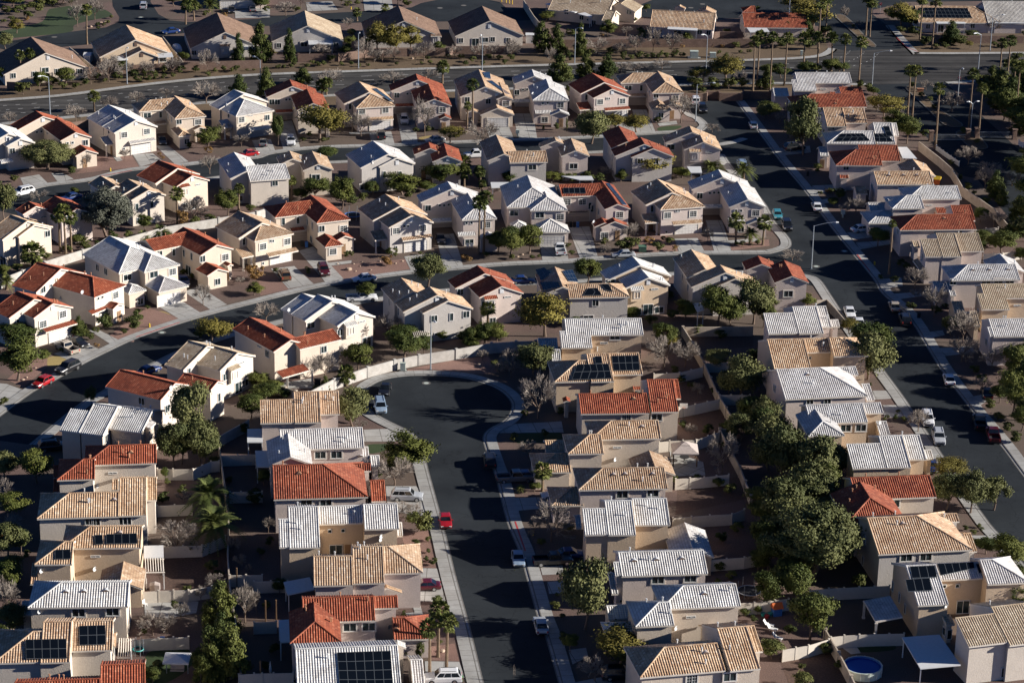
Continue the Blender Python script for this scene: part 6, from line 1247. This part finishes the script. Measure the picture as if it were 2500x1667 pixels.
for i, (t, x, y, w) in enumerate(((5, 848, 915, 1.3), (5, 750, 862, .5), (5, 1045, 918, .5), (5, 895, 862, .4), (5, 1128, 840, .6), (5, 1330, 838, .5), (5, 1270, 858, .5), (5, 950, 885, .4), (5, 912, 928, .4), (5, 970, 845, .4), (8, 205, 395, .6), (8, 240, 375, .5), (8, 320, 290, .5), (13, 1690, 1285, .9), (9, 2020, 265, .8), (0, 815, 245, .9), (0, 860, 235, .9), (0, 905, 212, 1.0), (0, 940, 205, .9), (0, 775, 255, .8), (6, 130, 780, .6), (6, 190, 760, .6), (6, 90, 800, .6), (1, 1420, 530, .9))):
    g = GT(t, x, y); o = link('boulder', RK[i % 3], None, g, i * 1.3, (w, w * .8, w * .8), group='landscape boulders', cat='rock')
    o['label'] = 'tan boulder, the largest, in red gravel yard by middle street' if i == 0 else 'small tan rock in red gravel yard beside white car' if t == 5 else 'tan boulder on planted slope beside park lawn' if t == 0 else 'pale rock in bed below big trees by white pickup' if t == 6 else 'small tan rock beside red hatchback' if t == 8 else ['reddish boulder in palm bed at bottom', 'single rock in cul-de-sac gravel bed', 'lone boulder on boulevard verge'][0 if t == 13 else 1 if t == 9 else 2]
# gazebo with two-tier canopy, pool, trampolines, playhouse, hoop, chairs
def gaz_roof(m):
    for s, z0, z1, o in ((2.1, 2.3, 3.2, .6), (.75, 3.2, 3.55, 0)):
        c = [V3((a * s, b * s, z0)) for a, b in ((-1, -1), (1, -1), (1, 1), (-1, 1))]; p = [V3((a * o, b * o, z1)) for a, b in ((-1, -1), (1, -1), (1, 1), (-1, 1))]
        for i in range(4): m.face([c[i], c[(i+1) % 4], p[(i+1) % 4], p[i]] if o else [c[i], c[(i+1) % 4], V3((0, 0, z1))])
        for i in range(4): m.face([c[i], c[(i+1) % 4], c[(i+1) % 4] - V3((0, 0, .2)), c[i] - V3((0, 0, .2))])
gz = item('gazebo', 10, 1580, 1130, 'grey two-tier canopy gazebo on patio behind tan-roofed house', 'gazebo', [('canopy', 'canvas', gaz_roof)] + [('post', 'wood', lambda m, a=a, b=b: m.box((a * 1.85, b * 1.85, 1.15), (.2, .2, 2.3))) for a in (-1, 1) for b in (-1, 1)])
item('patio_table', 10, 1580, 1120, 'dark table under the grey gazebo', 'table', [('top', 'black', lambda m: m.tube([V3((0, 0, .70)), V3((0, 0, .75))], .8, 14)), ('leg', 'black', lambda m: m.tube([V3((0, 0, 0)), V3((0, 0, .7))], .08, 6))])
def ringwall(m, r, h):
    n = 28
    for i in range(n):
        a, b = 2*math.pi*i/n, 2*math.pi*(i+1)/n; P = lambda q, z, rr: V3((rr * math.cos(q), rr * math.sin(q), z))
        m.face([P(a, 0, r), P(b, 0, r), P(b, h, r), P(a, h, r)]); m.face([P(a, 0, r - .05), P(b, 0, r - .05), P(b, h, r - .05), P(a, h, r - .05)]); m.face([P(a, h, r - .12), P(b, h, r - .12), P(b, h, r + .08), P(a, h, r + .08)]); m.face([P(a, h, r + .08), P(b, h, r + .08), P(b, h - .1, r + .08), P(a, h - .1, r + .08)])
def poolposts(m):
    for i in range(14): a = 2*math.pi*i/14; m.tube([V3((2.62 * math.cos(a), 2.62 * math.sin(a), 0)), V3((2.62 * math.cos(a), 2.62 * math.sin(a), 1.25))], .04, 5)
item('swimming_pool', 15, 900, 1475, 'round above-ground pool with blue water and grey sides', 'pool', [('side_wall', 'utility', lambda m: ringwall(m, 2.55, 1.2)), ('liner', 'bluep', lambda m: ringwall(m, 2.46, 1.17)), ('water', 'water', lambda m: m.face([V3((2.45 * math.cos(i * .2244), 2.45 * math.sin(i * .2244), .95)) for i in range(28)])), ('frame', 'whitemetal', poolposts)])
def tramp(t, x, y, r, lab, mat):
    item('trampoline', t, x, y, lab, 'trampoline', [('mat', 'black', lambda m: m.face([V3((r * math.cos(i * .3927), r * math.sin(i * .3927), .8)) for i in range(16)])), ('rim', mat, lambda m: m.tube([V3((r * math.cos(i * .2618), r * math.sin(i * .2618), .82)) for i in range(25)], .09, 5)), ('net_pole', 'pole', lambda m: [m.tube([V3((r * math.cos(a), r * math.sin(a), 0)), V3((r * math.cos(a), r * math.sin(a), 2.3))], .035, 5) for a in (0, 1.05, 2.1, 3.14, 4.2, 5.24)])])
tramp(14, 2160, 785, 1.6, 'dark round trampoline behind white-roofed house, bottom right of cul-de-sac', 'pole'); tramp(5, 885, 455, 1.6, 'blue-rimmed trampoline in yard behind tan house', 'bluep'); tramp(12, 1240, 1310, .7, 'small teal-rimmed trampoline beside dark lawn', 'tealp')
def bb(m): m.box((0, 0, .12), (.9, .7, .24)); m.tube([V3((0, 0, 0)), V3((0, 0, 2.7))], .06, 6)
item('basketball_hoop', 10, 1568, 770, 'portable basketball hoop with white board behind red-roofed house', 'hoop', [('pole', 'black', bb), ('board', 'white', lambda m: m.box((0, -.35, 3.0), (1.3, .06, .8))), ('ring', 'orange', lambda m: m.tube([V3((.23 * math.cos(i * .52), -.65 + .23 * math.sin(i * .52), 2.75)) for i in range(13)], .02, 4))])
def playwalls(m): m.box((0, 0, .6), (1.2, 1.1, 1.2)); m.box((0, -.56, .5), (.45, .04, 1.0))
def gableroof(w, d, z, h): return lambda m: (m.face([V3((-w, -d, z)), V3((w, -d, z)), V3((w, 0, z + h)), V3((-w, 0, z + h))]), m.face([V3((-w, d, z)), V3((w, d, z)), V3((w, 0, z + h)), V3((-w, 0, z + h))]), m.face([V3((-w, -d, z)), V3((-w, d, z)), V3((-w, 0, z + h))]), m.face([V3((w, -d, z)), V3((w, d, z)), V3((w, 0, z + h))]))
item('playhouse', 15, 130, 955, 'toy playhouse with orange roof and blue walls', 'playhouse', [('walls', 'steelp' if 'steelp' in M else 'bluep', playwalls), ('roof', 'orange', gableroof(.75, .75, 1.2, .7))], .3)
item('playhouse', 7, 1570, 145, 'yellow and orange toy playhouse behind tan roof', 'playhouse', [('walls', 'orange', playwalls), ('roof', 'yellow', gableroof(.75, .75, 1.2, .6))], -.3)
def lounge(m): m.box((0, -.2, .32), (.62, 1.1, .07)); m.face([V3((-.31, .33, .34)), V3((.31, .33, .34)), V3((.31, .75, .95)), V3((-.31, .75, .95))]); m.face([V3((-.31, .35, .30)), V3((.31, .35, .30)), V3((.31, .77, .91)), V3((-.31, .77, .91))]); [m.box((a * .27, b, .15), (.05, .05, .3)) for a in (-1, 1) for b in (-.65, .2)]
for t, x, y, rz, l in ((15, 60, 1060, 1.2, 'white lounge chair, farthest of three beside tree'), (15, 90, 1095, 1.1, 'white lounge chair, middle of three beside tree'), (15, 140, 1175, 1.0, 'white lounge chair, nearest of three beside tree'), (14, 1880, 0, 0, '')):
    if l: item('lounge_chair', t, x, y, l, 'chair', [('frame', 'white', lounge)], rz, 'white lounge chairs')
for t, x, y, mt, l in ((15, 75, 960, 'tealp', 'round teal toy tub beside the playhouse'), (15, 10, 965, 'tealp', 'round teal toy tub farther left of the playhouse'), (15, 45, 985, 'redp', 'small red toy near the teal tubs')): item('toy_tub', t, x, y, l, 'toy', [('tub', mt, lambda m: m.tube([V3((0, 0, 0)), V3((0, 0, .45))], [.25, .36], 10))])
def chairm(m): m.box((0, 0, .42), (.5, .5, .06)); m.box((0, .24, .72), (.5, .05, .55)); [m.box((a * .22, b * .22, .2), (.05, .05, .4)) for a in (-1, 1) for b in (-1, 1)]
for t, x, y, mt, rz, l in ((5, 1915, 722, 'white', 0, 'white garden chair by front window, left of two'), (5, 1950, 720, 'white', 0, 'white garden chair by front window, right of two'), (10, 1635, 1350, 'white', .4, 'white plastic chair below gazebo fence'), (15, 705, 1240, 'tealp', .5, 'teal chair behind the round pool'), (12, 1325, 1250, 'black', .3, 'dark folding chair against beige fence'), (12, 1300, 880, 'white', 1, 'white plastic chair on concrete patio')): item('garden_chair', t, x, y, l, 'chair', [('frame', mt, chairm)], rz, 'garden chairs')
def grillf(m): m.box((0, 0, .45), (.9, .5, .9)); m.tube([V3((-.55, 0, 1.0)), V3((.55, 0, 1.0))], .27, 8)
item('grill', 9, 570, 440, 'dark barbecue grill on patio of red-roofed house', 'grill', [('body', 'black', grillf), ('lid', 'chrome', lambda m: m.box((0, 0, 1.22), (1.0, .35, .06)))])
item('grill_cover', 12, 1390, 730, 'tan covered barbecue under white lattice patio', 'grill', [('cover', 'canvas', lambda m: loft(m, [(-.7, [(.40, 0), (.40, .8), (.2, 1.0), (0, 1.05)]), (0, [(.45, 0), (.45, .95), (.25, 1.2), (0, 1.25)]), (.7, [(.40, 0), (.40, .8), (.2, 1.0), (0, 1.05)])]))])
def canopyf(m):
    c = [V3((a * 1.7, b * 1.5, 2.3)) for a, b in ((-1, -1), (1, -1), (1, 1), (-1, 1))]; 
    for i in range(4): m.face([c[i], c[(i+1) % 4], V3((0, 0, 2.75))]); m.face([c[i], c[(i+1) % 4], c[(i+1) % 4] - V3((0, 0, .2)), c[i] - V3((0, 0, .2))])
item('swing_canopy', 12, 1590, 1480, 'white canopy over swing seat beside tall pines', 'canopy', [('canopy', 'whitemetal', canopyf), ('seat', 'canvas', lambda m: (m.box((0, 0, .5), (1.8, .6, .1)), m.box((0, .3, .85), (1.8, .08, .6))))] + [('post', 'pole', lambda m, a=a: m.tube([V3((a * 1.4, 0, 0)), V3((a * 1.4, 0, 2.4))], .06, 6)) for a in (-1, 1)])
for t, x, y, l in ((12, 2125, 720, 'tall wooden yard pole beside short white fence'), (12, 2335, 1560, 'wooden yard pole at bottom right of pines'), (13, 105, 1015, 'wooden clothes post, left of two'), (13, 200, 1010, 'wooden clothes post, right of two'), (13, 60, 1560, 'wooden pole at bottom left of big solar house')): item('wooden_pole', t, x, y, l, 'pole', [('pole', 'wood', lambda m: m.box((0, 0, 1.6), (.16, .16, 3.2)))], group='wooden yard poles')
item('wall_picture', 12, 1458, 1222, 'blue square picture hung on beige fence', 'picture', [('board', 'bluep', lambda m: m.box((0, -.12, .9), (.6, .04, .8)))])
item('patio_umbrella', 13, 148, 1530, 'closed white patio umbrella at bottom left', 'umbrella', [('fabric', 'white', lambda m: m.tube([V3((0, 0, 1.0)), V3((0, 0, 1.5)), V3((0, 0, 2.6))], [.16, .2, .04], 7)), ('pole', 'pole', lambda m: m.tube([V3((0, 0, 0)), V3((0, 0, 1.1))], .04, 6))])
item('covered_boat', 0, 1590, 470, 'white covered trailer beside brown-roofed house at top', 'trailer', [('cover', 'whitemetal', lambda m: loft(m, [(-2.3, [(.7, .5), (.8, .9), (.5, 1.3), (0, 1.4)]), (0, [(1.0, .5), (1.1, 1.2), (.7, 1.9), (0, 2.0)]), (2.0, [(.9, .5), (.95, 1.1), (.6, 1.6), (0, 1.7)])])), ('wheel', 'black', lambda m: [m.tube([V3((-.3, s * 1.0, .33)), V3((-.3, s * .8, .33))], .33, 10) for s in (-1, 1)])], 1.9)
item('shed', 0, 790, 560, 'small white shed behind wall near first tan house', 'shed', [('walls', 'white', lambda m: m.box((0, 0, 1.0), (1.6, 3.2, 2.0))), ('roof', 'whitemetal', gableroof(.95, 1.7, 2.0, .5))])
item('shed', 2, 195, 385, 'small white shed beside pines beyond the boulevard', 'shed', [('walls', 'white', lambda m: m.box((0, 0, 1.1), (2.0, 1.8, 2.2))), ('roof', 'whitemetal', gableroof(1.1, 1.0, 2.2, .4))])
for t, x, y, l, fc in ((3, 1765, 790, 'red octagonal stop sign at gated road junction', 1), (3, 1060, 120, 'stop sign at street corner beyond the boulevard', 1)):
    r = item('stop_sign', t, x, y, l, 'sign', [('plate', 'redp', lambda m: m.face([V3((.42 * math.cos(i * math.pi/4 + .3927), -.04, 2.5 + .42 * math.sin(i * math.pi/4 + .3927))) for i in range(8)])), ('post', 'pole', lambda m: m.tube([V3((0, 0, 0)), V3((0, 0, 3.0))], .04, 6))])
    cu = bpy.data.curves.new('lettering', 'FONT'); cu.body = 'STOP'; cu.size = .32; cu.align_x = 'CENTER'; cu.align_y = 'CENTER'; cu.extrude = .003; cu.materials.append(M['white'])
    tmp = bpy.data.objects.new('tmp', cu); COL.objects.link(tmp); bpy.context.view_layer.update(); me = bpy.data.meshes.new_from_object(tmp.evaluated_get(bpy.context.evaluated_depsgraph_get())); me.name = 'lettering'; bpy.data.objects.remove(tmp)
    o = link('lettering', me, r, (0, -.06, 2.5)); o.rotation_euler = (math.pi/2, 0, 0)
def bollf(m): m.tube([V3((0, 0, 0)), V3((0, 0, 1.1))], .12, 8); m.tube([V3((0, 0, 1.1)), V3((0, 0, 1.18))], [.12, .05], 8)
for i, x in enumerate((2220, 2260, 2290, 2315)): item('bollard', 1, x, 20 + i * 7, 'yellow bollard at end of far cul-de-sac, one of four', 'bollard', [('post', 'yellow', bollf)], group='yellow bollards')
# stone pillars and steel gates of the gated road
def pillar(m): m.box((0, 0, 1.15), (.9, .9, 2.3)); m.box((0, 0, 2.36), (1.15, 1.15, .14)); m.box((0, 0, .1), (1.05, 1.05, .2))
for t, x, y, l in ((3, 1515, 1265, 'stone gate pillar left of the steel gate'), (3, 1845, 1250, 'stone gate pillar in the gate median'), (3, 1925, 1240, 'stone gate pillar right of median, with lamp'), (3, 2262, 1250, 'stone gate pillar at far right of gated road')): item('gate_pillar', t, x, y, l, 'pillar', [('pillar', 'brick', pillar)], .1, 'gate pillars')
def gate(L): return lambda m: (m.box((L/2, 0, .25), (L, .06, .08)), m.box((L/2, 0, 1.45), (L, .06, .08)), [m.box((i * .22 + .1, 0, .85), (.035, .035, 1.2)) for i in range(int(L / .22))])
item('steel_gate', 3, 1545, 1262, 'dark barred steel gate across the left lane', 'gate', [('bars', 'pole', gate(7.0))], .05)
item('steel_gate', 3, 1945, 1240, 'dark barred steel gate across the right lane', 'gate', [('bars', 'pole', gate(7.0))], .05)
item('sign_stone', 3, 1420, 830, 'low tan entrance stone on the road median', 'sign', [('block', 'terra', lambda m: (m.box((0, 0, .45), (1.5, .5, .9)), m.box((0, 0, .95), (1.7, .7, .1))))])
# ---------------------------------------------------------------- labels of the plants
cnt = {}
def near(g):
    h = min(HOUSES, key=lambda h: (h.base - g).length); d = g - h.base; px_, hx = pix(g), pix(h.base)
    if abs(d.x) > abs(d.y) * 1.1: rel = 'right of' if d.x > 0 else 'left of'
    else: rel = 'behind' if d.y > 0 else 'in front of'
    return rel, h
groups = {}
for kind, root, g, hgt, w in PLANTS:
    rel, h = near(g); groups.setdefault((kind, rel, h.tag), []).append((kind, root, g, hgt, w, rel, h))
SH = {'g': 'bushy green tree', 'o': 'feathery olive tree', 'y': 'yellow-green tree', 'e': 'grey-green tree', 'n': 'dark pine', 'b': 'bare tree', 'p': 'fan palm', 'd': 'date palm', 's': 'green shrub', 'r': 'orange-brown shrub'}
for key, lst in groups.items():
    kind, rel, tag = key; tg = tag.replace('in the row just beyond the boulevard', 'beyond the boulevard').replace('at the top edge beyond the boulevard', 'at the top edge').replace(' in the ', ' in ').replace('first row below the boulevard', 'first row').replace('second row below the boulevard', 'second row')
    tg = tg.replace('in column left of the right-hand street', 'left of right-hand street').replace('in column right of the right-hand street', 'right of right-hand street')
    tg = tg.replace('in row above the middle street', 'above middle street').replace('in row below the middle street', 'below middle street').replace('in column left of the cul-de-sac', 'left of cul-de-sac').replace('in column right of the cul-de-sac', 'right of cul-de-sac').replace(' in the ', ' in ')
    lst.sort(key=lambda q: pix(q[2])[0])
    for i, (k, root, g, hgt, w, rl, h) in enumerate(lst):
        n = len(lst)
        if k in 'sr' and n > 1: lab = f"{SH[k]}, one of several, {rel} {tg}"; root['group'] = f"{SH[k]}s {rel} {tg}"
        else:
            pos = '' if n == 1 else ('leftmost ' if i == 0 else 'rightmost ' if i == n - 1 else 'middle ' if n == 3 else ORD[i] + ' ')
            lab = f"{pos}{SH[k]} {rel} {tg}"; root['group'] = {'s': 'garden shrubs', 'r': 'garden shrubs', 'p': 'fan palms', 'b': 'bare winter trees', 'n': 'pine trees', 'd': 'date palms'}.get(k, 'leafy street and yard trees')
        root['label'] = ' '.join(lab.split()[:16])
# ---------------------------------------------------------------- light
SUN_AZ, SUN_EL = math.radians(2.5), math.radians(20)      # from the right, a little towards the camera
sd = Vector((math.cos(SUN_EL) * math.cos(SUN_AZ), -math.cos(SUN_EL) * math.sin(SUN_AZ), math.sin(SUN_EL)))
sl = bpy.data.lights.new('sun', 'SUN'); sl.energy = 5.0; sl.angle = math.radians(.5); sl.color = (1.0, .94, .86)
so = bpy.data.objects.new('sun', sl); COL.objects.link(so); so.rotation_euler = (-sd).to_track_quat('-Z', 'Y').to_euler()
w = bpy.data.worlds.new('World'); scene.world = w; w.use_nodes = True
sk = w.node_tree.nodes.new('ShaderNodeTexSky'); sk.sky_type = 'NISHITA'; sk.sun_disc = False
sk.sun_elevation = SUN_EL; sk.sun_rotation = math.atan2(sd.x, sd.y)
bg = w.node_tree.nodes['Background']; bg.inputs['Strength'].default_value = .05; sk.air_density = .52; sk.dust_density = .0; sk.ozone_density = 8.0; sk.altitude = 900
w.node_tree.links.new(sk.outputs[0], bg.inputs['Color'])
scene.view_settings.view_transform = 'Standard'; scene.view_settings.look = 'None'; scene.view_settings.exposure = .92; scene.view_settings.gamma = 1
scene.cycles.max_bounces = 5; scene.cycles.diffuse_bounces = 1
